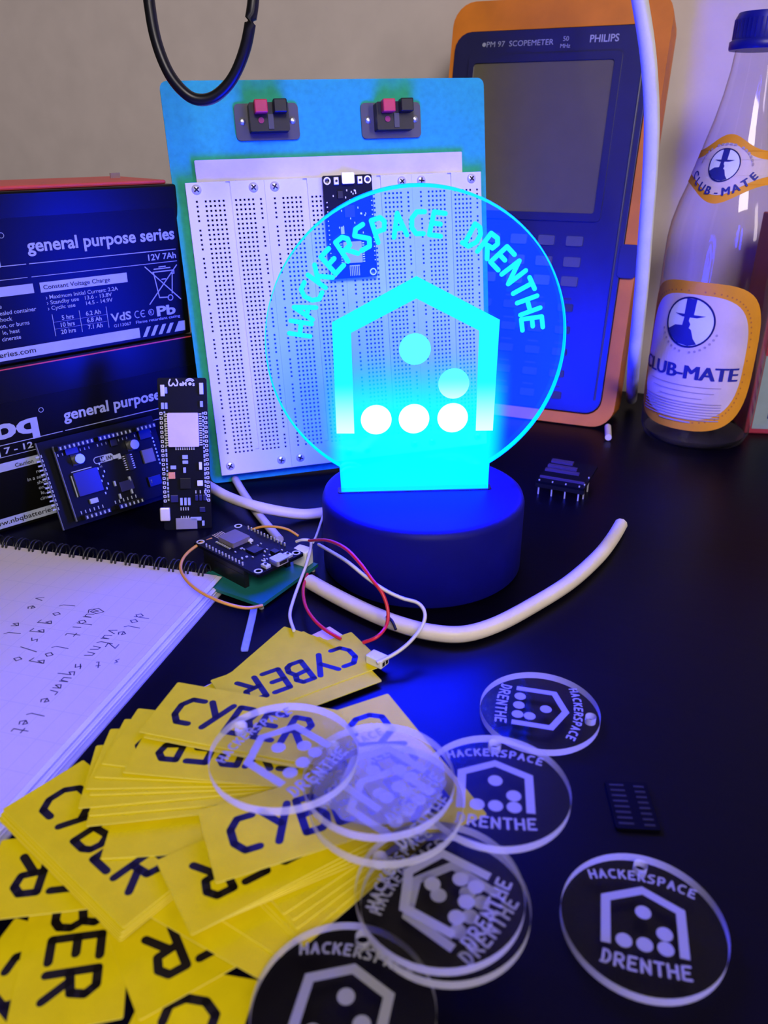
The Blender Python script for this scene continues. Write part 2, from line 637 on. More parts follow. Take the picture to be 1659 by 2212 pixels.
# ================================================================== LAMP
lamp = thing('acrylic_lamp', 'round edge-lit acrylic lamp glowing cyan and blue on a black base', 'lamp',
             lean_frame((0.0155, 0.364, 0), R(3.6), 0))
M_base = mat('lamp_base_blue_glare', (0.004, 0.004, 0.17), 0.5, 0.12)  # black base, tinted blue to carry the glare of the LEDs
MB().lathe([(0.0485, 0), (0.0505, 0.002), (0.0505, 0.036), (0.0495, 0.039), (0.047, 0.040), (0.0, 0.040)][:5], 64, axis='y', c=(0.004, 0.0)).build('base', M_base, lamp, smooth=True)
MB().prism(rrect(-0.0385, -0.0034, 0.038, 0.0034, 0.001), 0, 0.0006).xf(frame((0, 0.0398, 0), (1, 0, 0), (0, 0, -1))).build('slot_rim', M_black, lamp)
cx, cy, cr = -0.0006, 0.1122, 0.069
arc = [(cx + cr * math.cos(R(a)), cy + cr * math.sin(R(a))) for a in [-57.8 + (237.9 + 57.8) * i / 90 for i in range(91)]]
outline = arc + [(-0.0367, 0.0402), (0.0362, 0.0402)]
MB().prism(outline, -0.0025, 0.0025, sides=False).build('acrylic_plate', plate_mat(), lamp)
MB().prism(outline, -0.0025, 0.0025, caps=False).build('plate_edge', lamp_emit('lit_plate_edge', (0.0, 1.1, 55.0), (0.0, 0.66, 20.0), 0.06, 0.13), lamp)
ringm = MB()  # glowing band added on the front face to thicken the bright upper rim
for i in range(80):
    a0, a1 = [R(-56 + 292 * k / 80) for k in (i, i + 1)]
    w0, w1 = [0.0004 + 0.0010 * max(0, math.sin(a)) ** 3 for a in (a0, a1)]
    q = [(cx + (cr - f) * math.cos(a), cy + (cr - f) * math.sin(a), 0.00255) for a, f in ((a0, w0), (a0, 0), (a1, 0), (a1, w1))]
    ringm.add(q, [(0, 1, 2, 3)])
ringm.build('rim_glow_band', lamp_emit('rim_glow', (0.0, 0.8, 20.0), (0.01, 0.9, 40.0), 0.06, 0.16), lamp)
house = [(-0.0014, 0.1435), (-0.0391, 0.1237), (-0.0383, 0.0711), (-0.0299, 0.0709), (-0.0306, 0.1189), (-0.0013, 0.1338),
         (0.0277, 0.1191), (0.0286, 0.0710), (0.0368, 0.0709), (0.0369, 0.1239)]
E_mark = lamp_emit('lit_engraving', (0.9, 3.0, 420.0), (0.018, 1.05, 165.0), 0.066, 0.096)
E_text = lamp_emit('lit_lettering', (0.018, 1.0, 90.0), (0.018, 1.0, 90.0), 0.1, 0.2)
MB().prism(house, 0.0026, 0.0029).build('house_outline', E_mark, lamp)
E_dot = lamp_emit('lit_dots', (1.3, 4.0, 480.0), (0.13, 1.1, 180.0), 0.076, 0.098)
for c in ((-0.0015, 0.1110), (0.0170, 0.0945), (-0.0194, 0.0775), (-0.0014, 0.0776), (0.0171, 0.0777)):
    MB().prism(circle(c, 0.0073, 36), 0.0026, 0.0029).build('engraved_dot', E_dot, lamp)
for i, ch in enumerate('HACKERSPACE DRENTHE'):
    if ch == ' ':
        continue
    a = R(170.4 - 8.87 * i)
    mb = MB()
    strokes(mb, ch, cx + 0.0487 * math.cos(a), cy + 0.0487 * math.sin(a), 0.0094, 0.0021, 0.0026, 0.0028, a - math.pi / 2)
    mb.build('engraved_letter', E_text, lamp)

# ================================================================== BREADBOARD STATION
BM = lean_frame((-0.1091, 0.4625, 0.0004), 0.2641, 0.1456, 0.0233)
bb = thing('breadboard_station', 'white solderless breadboards screwed to an upright green board', 'breadboard', BM)
MB().prism(rrect(0, 0, 0.189, 0.228, 0.004), -0.003, 0.001).build('backboard', M_green, bb)
MB().prism(rrect(0.0135, 0.01, 0.1722, 0.1872, 0.0005), 0.001, 0.0052).build('white_strip', mat('white_card', (0.66, 0.62, 0.65), 0.7, 0.2), bb)


def panel_mesh():
    W, Hh, T = 0.0438, 0.1752 - 0.0067, 0.0090
    colx = [0.0052] + [0.0101 + 0.00248 * i for i in range(5)] + [0.0270 + 0.00242 * i for i in range(5)] + [0.0411]
    rail = (0, 11)
    hs = 0.0011
    xs = [0.0]
    kinds = [None]
    gx = (0.0222, 0.0247)
    cells = []
    items = [(c - hs / 2, c + hs / 2, ('h', i)) for i, c in enumerate(colx)] + [(gx[0], gx[1], ('g', 0))]
    items.sort()
    x = 0.0
    xi = []
    for a, b, k in items:
        xi.append((x, a, None))
        xi.append((a, b, k))
        x = b
    xi.append((x, W, None))
    rows = [Hh - 0.0100 - 0.00254 * i for i in range(58)]
    yi = []
    y = 0.0
    for i in reversed(range(58)):
        c = rows[i]
        yi.append((y, c - hs / 2, None))
        yi.append((c - hs / 2, c + hs / 2, i))
        y = c + hs / 2
    yi.append((y, Hh, None))
    mb = MB()
    d = 0.0022
    for a, b, k in xi:
        for e, f, r in yi:
            hole = False
            if k and r is not None and k[0] == 'h':
                hole = (r % 6 != 5) if k[1] in rail else True
            groove = k and k[0] == 'g' and yi[0][1] < e and f < yi[-1][1] + 1e-9 and e > 0.006
            if hole:
                mb.add([(a, e, T), (b, e, T), (b, f, T), (a, f, T), (a, e, T - d), (b, e, T - d), (b, f, T - d), (a, f, T - d)],
                       [(4, 5, 6, 7), (0, 1, 5, 4), (1, 2, 6, 5), (2, 3, 7, 6), (3, 0, 4, 7)], 1)
            elif groove:
                g = 0.0012
                mb.add([(a, e, T), (b, e, T), (b, f, T), (a, f, T), (a, e, T - g), (b, e, T - g), (b, f, T - g), (a, f, T - g)],
                       [(4, 5, 6, 7), (1, 2, 6, 5), (3, 0, 4, 7)], 0)
            else:
                mb.add([(a, e, T), (b, e, T), (b, f, T), (a, f, T)], [(0, 1, 2, 3)], 0)
    mb.add([(0, 0, 0), (W, 0, 0), (W, Hh, 0), (0, Hh, 0), (0, 0, T), (W, 0, T), (W, Hh, T), (0, Hh, T)],
           [(3, 2, 1, 0), (0, 1, 5, 4), (1, 2, 6, 5), (2, 3, 7, 6), (3, 0, 4, 7)], 0)
    return mb.mesh('breadboard_panel', [M_bb, M_hole])


pm = panel_mesh()
scm = MB()
scm.cyl((0, 0), 0.0028, 0, 0.0009, 18, r2=0.0022)
for a in (0.6, 0.6 + math.pi / 2):
    dx, dy = 0.0014 * math.cos(a), 0.0014 * math.sin(a)
    scm.capsule((-dx, -dy), (dx, dy), 0.00042, 0.00093, mi=1)
sm = scm.mesh('screw', [mat('bright_screw', (0.80, 0.78, 0.70), 0.38, 0.5, metal=0.55), M_ink], True)
for k in range(4):
    p = bpy.data.objects.new('breadboard_panel', pm)
    COL.objects.link(p)
    p.parent = bb
    p.matrix_local = Matrix.Translation((0.0067 + 0.0439 * k, 0.0067, 0.0012))
    for x in (0.0058, 0.0376):
        for y in (0.0055, 0.1648):
            s = bpy.data.objects.new('screw', sm)
            COL.objects.link(s)
            s.parent = p
            s.matrix_local = Matrix.Translation((x, y, 0.0091)) @ Matrix.Rotation(random.random(), 4, 'Z')
# spring-clip speaker terminals
M_clip = mat('clip_black_plastic', (0.035, 0.035, 0.045), 0.35, 0.5)
M_red = mat('red_plastic', (0.62, 0.03, 0.05), 0.4, 0.4)
M_redd = mat('red_socket', (0.40, 0.03, 0.06), 0.5, 0.3)
for x0, y0, wv in ((0.0387, 0.1969, 0.0362), (0.1117, 0.1962, 0.0362)):
    c = MB().prism(rrect(0, 0, wv, 0.0190, 0.0025), 0.001, 0.0025).build('clip_terminal', M_clip, bb, Matrix.Translation((x0, y0, 0)))
    MB().prism(rrect(0.0075, 0.0035, 0.0295, 0.0182, 0.0008), 0.0025, 0.0105).build('clip_housing', M_black, c)
    MB().box((0.0100, 0.0120, 0.0105), (0.0172, 0.0188, 0.0165)).build('clip_lever', M_red, c, bevel=0.0006)
    MB().box((0.0205, 0.0120, 0.0105), (0.0280, 0.0190, 0.0165)).build('clip_lever', M_black, c, bevel=0.0006)
    MB().cyl((0.0136, 0.0090), 0.0016, 0.0105, 0.0112, 14).build('wire_socket', M_redd, c)
    MB().box((0.0175, 0.0045, 0.0105), (0.0205, 0.0120, 0.0112)).build('divider', M_clip, c)
    for sx_ in (0.0040, 0.0325):
        MB().lathe([(0.0019, 0.0025), (0.0017, 0.0032), (0.0008, 0.0036)], 14, c=(sx_, 0.0098)).build('rivet', M_metal, c, smooth=True)


# ================================================================== MICROCONTROLLER BOARDS
def nodemcu(label, M, group, gloss_shield=M_shield, L=0.0570):
    t = thing('microcontroller_board', label, 'circuit board', M, group)
    W = 0.0292
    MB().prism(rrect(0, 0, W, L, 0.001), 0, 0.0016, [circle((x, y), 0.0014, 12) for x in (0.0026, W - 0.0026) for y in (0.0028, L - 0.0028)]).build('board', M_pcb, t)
    for x in (0.0026, W - 0.0026):
        for y in (0.0028, L - 0.0028):
            MB().prism(circle((x, y), 0.0021, 16), 0.0016, 0.0018, [circle((x, y), 0.0014, 12)]).build('mounting_ring', M_pinmetal, t)
    MB().prism(rrect(0.0090, 0.0085, 0.0200, 0.0205, 0.0006), 0.0016, 0.0042).build('shield_can', gloss_shield, t)
    mb = MB()
    mb.box((0.0120, 0.0010, 0.0016), (0.0190, 0.0076, 0.00165), 1)
    for k in range(6):
        mb.box((0.0124 + k * 0.0011, 0.0012, 0.00165), (0.0128 + k * 0.0011, 0.0068, 0.0018))
    mb.box((0.0124, 0.0066, 0.00165), (0.0186, 0.0072, 0.0018))
    mb.build('trace_antenna', [mat('gold_trace', (0.75, 0.62, 0.5), 0.4, metal=0.3), M_pcb], t)
    u = MB().prism(rrect(0.0108, L - 0.0050, 0.0182, L + 0.0012, 0.0008), 0.0016, 0.0044).build('usb_socket', M_metal, t, bevel=0.0004)
    MB().box((0.0122, L + 0.0012, 0.0022), (0.0168, L + 0.0013, 0.0038)).build('usb_opening', M_black, u)
    for x in (0.0062, 0.0202):
        b_ = MB().box((x, L - 0.0052, 0.0016), (x + 0.0030, L - 0.0010, 0.0032)).build('push_button', M_pinmetal, t, bevel=0.0003)
        MB().cyl((x + 0.0015, L - 0.0031), 0.0007, 0.0032, 0.0037, 10).build('button_cap', M_black, b_)
    MB().box((0.0115, L - 0.0230, 0.0016), (0.0175, L - 0.0165, 0.0026)).build('chip', M_black, t)
    MB().box((0.0080, L - 0.0125, 0.0016), (0.0110, L - 0.0085, 0.0030)).build('regulator', M_black, t)
    MB().box((0.0085, L - 0.0320, 0.0016), (0.0105, L - 0.0280, 0.0026)).build('capacitor', M_white, t)
    mb = MB()
    rr = random.Random(3)
    for k in range(26):
        x, y = rr.uniform(0.005, 0.024), rr.uniform(0.022, L - 0.007)
        mb.box((x, y, 0.0016), (x + 0.0005, y + 0.0010, 0.0021))
    for k in range(9):
        for x in (0.0076, 0.0208):
            mb.box((x, 0.0088 + k * 0.0013, 0.0016), (x + 0.0012, 0.0094 + k * 0.0013, 0.0020))
    tag(mb.build('solder_joints', M_pinmetal, t), kind='stuff')
    mb = MB()
    for k in range(int((L - 0.0190) / 0.00254)):
        for x in (0.0013, W - 0.0013):
            y = 0.0095 + k * 0.00254
            mb.box((x - 0.0003, y - 0.0003, -0.0075), (x + 0.0003, y + 0.0003, 0.0034))
    tag(mb.build('pins', M_pinmetal, t), kind='stuff')
    mb = MB()
    for x in (0.0013, W - 0.0013):
        mb.box((x - 0.0012, 0.0080, -0.0025), (x + 0.0012, L - 0.0105, 0))
    mb.build('pin_header', M_black, t)
    return t


GB = 'microcontroller boards with a square metal shield'
nodemcu('dark microcontroller board plugged upright into the white breadboards behind the lamp',
        BM @ Matrix.Translation((0.0836, 0.1188, 0.0127)), GB)

# green carrier board with a second module
g0 = tab(565, 1305, 0.004)
g1 = tab(687, 1217, 0.004)
g2 = tab(497, 1263, 0.004)
gu = (g1 - g0).normalized()
gv = V((0, 0, 1)).cross(gu)
gw = (g1 - g0).length
gh = abs((g2 - g0).dot(gv)) + 0.018
gM = frame((g0.x, g0.y, 0.0), gu, gv)
gt = thing('carrier_board', 'green circuit board lying flat with two black sockets and a white plug', 'circuit board', gM)
MB().box((0, 0, 0.0020), (gw, gh, 0.0038)).build('board', M_green_pcb, gt)
for x in (0.002, gw - 0.002):
    for y in (0.002, gh - 0.002):
        MB().cyl((x, y), 0.0012, 0, 0.0020, 10).build('standoff', M_pinmetal, gt)
# the module: rows of pins run from (455,1183) to (552,1231) in the photo
zm = 0.0150
m0, m1, m2 = tab(455, 1183, zm), tab(550, 1231, zm), tab(524, 1134, zm)
mu = (m1 - m0).normalized()
mv = V((0, 0, 1)).cross(mu)
mid = (tab(453, 1183, zm) + tab(554, 1238, zm) + tab(630, 1186, zm) + tab(512, 1132, zm)) / 4
mM = frame(mid, -mv, mu) @ Matrix.Translation((-0.0146, -0.0255, -0.0016))
nm = nodemcu('dark microcontroller board sitting on the green carrier board beside the notebook', mM, GB, mat('dull_shield', (0.20, 0.17, 0.20), 0.5, metal=0.3), 0.0500)
gi = gM.inverted()
for sx_ in (0.0013, 0.0279):
    p0 = gi @ (mM @ V((sx_, 0.0080, 0)))
    p1 = gi @ (mM @ V((sx_, 0.0395, 0)))
    d = (p1 - p0).normalized()
    nn = V((-d.y, d.x, 0)) * 0.0013
    z1 = (mM @ V((0, 0, -0.0026))).z
    poly = [(p0 - nn), (p1 - nn), (p1 + nn), (p0 + nn)]
    MB().prism([(q.x, q.y) for q in poly], 0.0038, z1).build('socket_strip', M_black, gt)
c0 = gi @ tab(655, 1217, 0.0038)
MB().box((c0.x - .0032, c0.y - .0042, 0.0038), (c0.x + .0032, c0.y + .0042, 0.0125)).build('white_plug', M_white, gt, bevel=0.0006)

# tall slim board with battery charger, standing
WM = lean_frame(tab(350, 1144), R(9), R(14), -R(2.5))
wt = thing('tall_circuit_board', 'tall slim dark circuit board with a pinkish metal shield standing by the batteries', 'circuit board', WM)
MB().prism(rrect(0.0015, 0, 0.0275, 0.0838, 0.0012), 0, 0.0016).build('board', M_pcb, wt)
sc_ = MB().prism(rrect(0.0062, 0.0468, 0.0225, 0.0652, 0.0006), 0.0016, 0.0048).build('shield_can', M_shield, wt)
mb = MB()
for k in range(9):
    mb.box((0.0095 + k * 0.0012, 0.0448, 0.0016), (0.0101 + k * 0.0012, 0.0464, 0.0020))
for k in range(14):
    mb.box((0.0046, 0.0472 + k * 0.0013, 0.0016), (0.0060, 0.0478 + k * 0.0013, 0.0020))
    mb.box((0.0227, 0.0472 + k * 0.0013, 0.0016), (0.0241, 0.0478 + k * 0.0013, 0.0020))
tag(mb.build('solder_joints', M_pinmetal, wt), kind='stuff')
for x in (0.0027, 0.0263):
    mb = MB()
    for k in range(20):
        y = 0.0165 + k * 0.00254
        mb.prism(rrect(x - 0.0008, y - 0.0008, x + 0.0008, y + 0.0008, 0.0003, 2), 0.0016, 0.0018, [circle((x, y), 0.00045, 8)])
    tag(mb.build('pin_hole_row', M_sprint, wt), kind='stuff')
for x in (0.0041, 0.0244):
    mb = MB()
    y = 0.0165
    rr = random.Random(int(x * 1e5))
    while y < 0.0650:
        h = rr.uniform(0.0010, 0.0022)
        mb.box((x, y, 0.0016), (x + 0.0009, y + h, 0.00165))
        y += h + 0.0007
    tag(mb.build('pin_lettering', M_print, wt), kind='stuff')
for x, y, w_, h_, nm_, mt_ in ((0.0030, 0.0740, 0.0022, 0.0062, 'push_button', M_pinmetal), (0.0235, 0.0750, 0.0022, 0.0062, 'push_button', M_pinmetal),
                               (0.0052, 0.0755, 0.0014, 0.0034, 'capacitor', M_print), (0.0030, 0.0672, 0.0016, 0.0034, 'capacitor', M_print),
                               (0.0050, 0.0672, 0.0014, 0.0034, 'capacitor', M_print), (0.0236, 0.0682, 0.0016, 0.0032, 'capacitor', M_print),
                               (0.0130, 0.0398, 0.0030, 0.0022, 'capacitor', M_print), (0.0130, 0.0372, 0.0030, 0.0018, 'capacitor', M_print),
                               (0.0065, 0.0343, 0.0030, 0.0020, 'capacitor', M_print), (0.0218, 0.0338, 0.0016, 0.0042, 'diode', M_white),
                               (0.0052, 0.0290, 0.0036, 0.0036, 'amber_capacitor', mat('amber_part', (0.75, 0.28, 0.12), 0.5)),
                               (0.0112, 0.0232, 0.0058, 0.0060, 'chip', M_black), (0.0205, 0.0248, 0.0030, 0.0030, 'crystal', M_white),
                               (0.0132, 0.0322, 0.0015, 0.0030, 'capacitor', M_print), (0.0058, 0.0158, 0.0040, 0.0040, 'inductor', M_scope),
                               (0.0108, 0.0140, 0.0014, 0.0042, 'capacitor', M_print), (0.0130, 0.0140, 0.0014, 0.0042, 'capacitor', M_print), (0.0150, 0.0140, 0.0014, 0.0042, 'capacitor', M_print),
                               (0.0190, 0.0165, 0.0016, 0.0032, 'capacitor', M_scope), (0.0212, 0.0165, 0.0016, 0.0032, 'capacitor', M_scope), (0.0234, 0.0165, 0.0016, 0.0032, 'capacitor', M_scope),
                               (0.0160, 0.0052, 0.0060, 0.0020, 'capacitor', M_print), (0.0080, 0.0005, 0.0116, 0.0062, 'battery_clip', mat('dull_tin', (0.30, 0.28, 0.36), 0.5, metal=0.5)),
                               (0.0212, 0.0100, 0.0030, 0.0028, 'chip', M_scope), (0.0222, 0.0022, 0.0014, 0.0028, 'capacitor', M_print)):
    MB().box((x, y, 0.0016), (x + w_, y + h_, 0.0030)).build(nm_, mt_, wt, bevel=0.0002)
MB().box((-0.0002, 0.0055, 0.0016), (0.0052, 0.0130, 0.0042)).build('usb_socket', mat('usb_shell', (0.72, 0.66, 0.62), 0.4, metal=0.3), wt, bevel=0.0006)
mb = MB()
for k in range(4):
    for y in (0.0110, 0.0060):
        mb.box((0.0108 + k * 0.0013, y, 0.0016), (0.0113 + k * 0.0013, y + 0.0018, 0.0020))
for k in range(3):
    mb.box((0.0192 + k * 0.0024, 0.0205, 0.0016), (0.0198 + k * 0.0024, 0.0222, 0.0022))
tag(mb.build('chip_legs', M_pinmetal, wt), kind='stuff')
mb = MB()
text_geo(mb, 'eM', 0.0131, 0.0796, 0.0022, 0.0018, 0.0001)
text_geo(mb, 's', 0.0200, 0.0796, 0.0022, 0.0018, 0.0001)
w_pts = [(0.0083, 0.0830), (0.0075, 0.0812), (0.0078, 0.0797), (0.0090, 0.0797), (0.0099, 0.0810), (0.0107, 0.0797), (0.0119, 0.0798), (0.0123, 0.0814), (0.0115, 0.0831)]
for a, b in zip(w_pts, w_pts[1:]):
    mb.capsule(a, b, 0.00035, 0.0018)
mb.flat(circle((0.0187, 0.0806), 0.0009, 12), 0.0018)
for r_ in (0.0018, 0.0026):
    pts = [(0.0187 + r_ * math.cos(R(a)), 0.0808 + r_ * math.sin(R(a))) for a in range(40, 141, 20)]
    for a, b in zip(pts, pts[1:]):
        mb.capsule(a, b, 0.0003, 0.0018)
mb.build('lettering', M_white, wt)

# wifi board and the wider carrier behind it, leaning on the battery
DM = lean_frame(tab(136, 1146), 0.7574, R(21.0))
ct = thing('carrier_board', 'dark bare board with a column of bright pins, leaning on the lower battery', 'circuit board', DM)
MB().prism(rrect(0, 0, 0.070, 0.0500, 0.0010), 0, 0.0016).build('board', M_pcb, ct)
mb = MB()
for k in range(13):
    y = 0.0120 + k * 0.0025
    mb.box((-0.0022, y, 0.0004), (0.0002, y + 0.0009, 0.0012))
    mb.box((0.0006, y - 0.0004, 0.0016), (0.0011, y + 0.0012, 0.0019))
tag(mb.build('pins', M_print, ct), kind='stuff')
MB().box((-0.0001, 0, 0.0), (0.0003, 0.0500, 0.0018)).build('board_edge', mat('board_edge_grey', (0.12, 0.13, 0.2), 0.5), ct)
DW = DM @ Matrix.Translation((0.0066, 0.0030, 0.0052))
dt = thing('wifi_board', 'dark wireless development board with tin capacitors in front of the lower battery', 'circuit board', DW)
MB().prism(rrect(0, 0, 0.0605, 0.0430, 0.0010), 0, 0.0016).build('board', M_pcb, dt)
MB().box((-0.0001, 0.0, 0.0), (0.0003, 0.0430, 0.0018)).build('board_edge', mat('board_edge_grey', (0.12, 0.13, 0.2), 0.5), dt)
mb = MB()
for x, y in ((0.004, 0.004), (0.056, 0.004), (0.004, 0.039), (0.056, 0.039)):
    mb.cyl((x, y), 0.0012, -0.0028, 0, 8)
mb.build('spacers', M_black, dt)
MB().prism(rrect(0.0050, 0.0128, 0.0190, 0.0262, 0.0005), 0.0016, 0.0046).build('shield_can', M_scope, dt, bevel=0.0003)
mb = MB()
mb.box((0.0042, 0.0128, 0.0016), (0.0047, 0.0250, 0.0024))
mb.box((0.0052, 0.0266, 0.0016), (0.0168, 0.0271, 0.0024))
mb.build('shield_rim', M_print, dt)
for x, y in ((0.0105, 0.0330), (0.0432, 0.0330)):
    c = MB().cyl((x, y), 0.0027, 0.0016, 0.0070, 20).build('electrolytic_capacitor', M_metal, dt, smooth=True)
    MB().box((x - 0.0031, y - 0.0031, 0.0016), (x + 0.0031, y + 0.0031, 0.0022)).build('capacitor_foot', M_black, c)
MB().prism(rrect(0.0052, 0.0365, 0.0122, 0.0400, 0.0004), 0.0016, 0.0032).build('usb_socket', M_scope, dt)
for x, y, w_, h_, nm_, mt_ in ((0.0475, 0.0205, 0.0072, 0.0080, 'chip', mat('etched_chip', (0.10, 0.10, 0.14), 0.5)), (0.0372, 0.0190, 0.0030, 0.0098, 'chip', M_black),
                               (0.0490, 0.0345, 0.0075, 0.0055, 'chip', M_black), (0.0310, 0.0350, 0.0040, 0.0040, 'chip', M_black),
                               (0.0290, 0.0085, 0.0080, 0.0058, 'regulator', M_scope), (0.0465, 0.0065, 0.0080, 0.0060, 'power_socket', M_black),
                               (0.0100, 0.0070, 0.0046, 0.0028, 'push_button', M_print), (0.0300, 0.0278, 0.0030, 0.0022, 'capacitor', M_print),
                               (0.0330, 0.0270, 0.0018, 0.0032, 'capacitor', M_print), (0.0262, 0.0128, 0.0010, 0.0030, 'capacitor', M_print),
                               (0.0270, 0.0050, 0.0010, 0.0030, 'capacitor', M_print), (0.0345, 0.0060, 0.0010, 0.0030, 'capacitor', M_print),
                               (0.0355, 0.0130, 0.0010, 0.0030, 'capacitor', M_print), (0.0475, 0.0085, 0.0010, 0.0024, 'capacitor', M_white)):
    MB().box((x, y, 0.0016), (x + w_, y + h_, 0.0034)).build(nm_, mt_, dt, bevel=0.0002)
for y0, xs in ((0.0410, list(range(0, 8)) + list(range(9, 17)) + list(range(18, 23))), (0.0012, list(range(1, 7)) + list(range(9, 15)))):
    hb_ = MB()
    pb_ = MB()
    for k in xs:
        x = 0.0012 + k * 0.00254
        hb_.box((x - 0.0011, y0 - 0.0012, 0.0016), (x + 0.0011, y0 + 0.0012, 0.0090))
        pb_.box((x - 0.0004, y0 - 0.0009, 0.00905), (x + 0.0004, y0 + 0.0007, 0.0092))
        pb_.box((x - 0.0002, y0 - 0.0040 if y0 > .02 else y0 + 0.0018, 0.0016), (x + 0.0003, y0 - 0.0026 if y0 > .02 else y0 + 0.0036, 0.0018))
    tag(hb_.build('pin_header', M_black, dt), kind='stuff')
    tag(pb_.build('pin_sockets', M_print, dt), kind='stuff')
mb = MB()
for k in range(7):
    mb.box((0.0358, 0.0198 + k * 0.0013, 0.0016), (0.0370, 0.0203 + k * 0.0013, 0.0026))
    mb.box((0.0404, 0.0198 + k * 0.0013, 0.0016), (0.0416, 0.0203 + k * 0.0013, 0.0026))
for k in range(8):
    mb.box((0.0568, 0.0180 + k * 0.0022, 0.0016), (0.0574, 0.0190 + k * 0.0022, 0.0022))
    mb.box((0.0480 + k * 0.001, 0.0402, 0.0016), (0.0484 + k * 0.001, 0.0410, 0.0022))
    mb.box((0.0200 + (k % 3) * 0.0015, 0.0100 + k * 0.0024, 0.0016), (0.0205 + (k % 3) * 0.0015, 0.0112 + k * 0.0024, 0.0022))
tag(mb.build('solder_joints', M_pinmetal, dt), kind='stuff')
mb = MB()
ring = rrect(0.0192, 0.0276, 0.0312, 0.0316, 0.0019)
mb.prism(ring, 0.0017, 0.00185, [rrect(0.0196, 0.0280, 0.0308, 0.0312, 0.0015)])
mb.prism(rrect(0.0252, 0.0277, 0.0311, 0.0315, 0.0018), 0.0017, 0.00183)
text_geo(mb, 'FI', 0.0251, 0.0306, 0.0022, 0.0019, 0.0001, rot=math.pi)
text_geo(mb, '5V', 0.0230, 0.0262, 0.0010, 0.0019, rot=math.pi)
mb.build('wifi_badge', M_print, dt)
mb = MB()
text_geo(mb, 'Wi', 0.0306, 0.0306, 0.0022, 0.0020, 0.0001, rot=math.pi)
mb.build('badge_lettering', M_ink, dt)

# small module lying right of the lamp
s0, s1 = tab(1157, 1038, 0.009), tab(1262, 1056, 0.009)
su = (s1 - s0).normalized()
sM = frame((s0.x, s0.y, 0), su, V((0, 0, 1)).cross(su))
st = thing('small_module', 'small dark circuit module resting on its pins right of the lamp', 'circuit board', sM)
sw = (s1 - s0).length
MB().prism(rrect(0, 0, sw, 0.040, 0.0008), 0.0075, 0.0090).build('board', M_pcb, st)
for k in range(4):
    x = 0.002 + k * (sw - 0.004) / 3.15
    mb = MB().box((x - 0.0004, 0.0008, 0), (x + 0.0004, 0.0016, 0.0098))
    mb.build('pin', M_pinmetal, st)
for k in range(2):
    MB().box((sw - 0.0014, 0.005 + 0.012 * k, 0), (sw - 0.0006, 0.0058 + 0.012 * k, 0.0098)).build('pin', M_pinmetal, st)
M_strip = mat('dull_strip', (0.045, 0.03, 0.08), 0.5, 0.3)
for y, h, x1, m_ in ((0.0330, 0.0045, 0.50, M_strip), (0.0245, 0.0035, 0.65, M_strip), (0.0180, 0.0025, 0.75, M_strip), (0.0060, 0.0010, 0.95, M_strip)):
    MB().box((0.0010, y, 0.0090), (sw * x1, y + h, 0.0104)).build('component_strip', m_, st)
MB().box((0.0, 0.0, 0.0050), (sw, 0.0022, 0.0075)).build('pin_header', M_black, st)

# dark chip carrier on the empty part of the desk
q0, q1 = tab(1338, 1786), tab(1414, 1790)
qu = (q1 - q0).normalized()
qM = frame(q0 - qu * 0.0015 - V((0, .0015, 0)), qu, V((0, 0, 1)).cross(qu))
qt = thing('breakout_board', 'tiny black board with two columns of dim pads on the bare desk', 'circuit board', qM)
MB().prism(rrect(0, 0, 0.0140, 0.0205, 0.0006), 0, 0.0010).build('board', mat('matt_black_board', (0.0012, 0.001, 0.003), 0.6, 0.05), qt)
mpad = mat('dull_pad', (0.010, 0.009, 0.012), 0.5, 0.3)
for k in range(8):
    y = 0.0016 + k * 0.00238
    MB().box((0.0012, y, 0.0010), (0.0060, y + 0.0009, 0.00112)).build('pad', mpad, qt)
    MB().box((0.0092, y - 0.0003, 0.0010), (0.0126, y + 0.0006, 0.00112)).build('pad', mpad, qt)

# ================================================================== BATTERIES
M_case = mat('battery_case', (0.003, 0.003, 0.002), 0.3, 0.3, scale=30)
M_label = mat('battery_label', (0.002, 0.002, 0.0015), 0.36, 0.2, scale=30)
BQ = V((-0.1237, 0.4776, 0))
HB = 0.0908


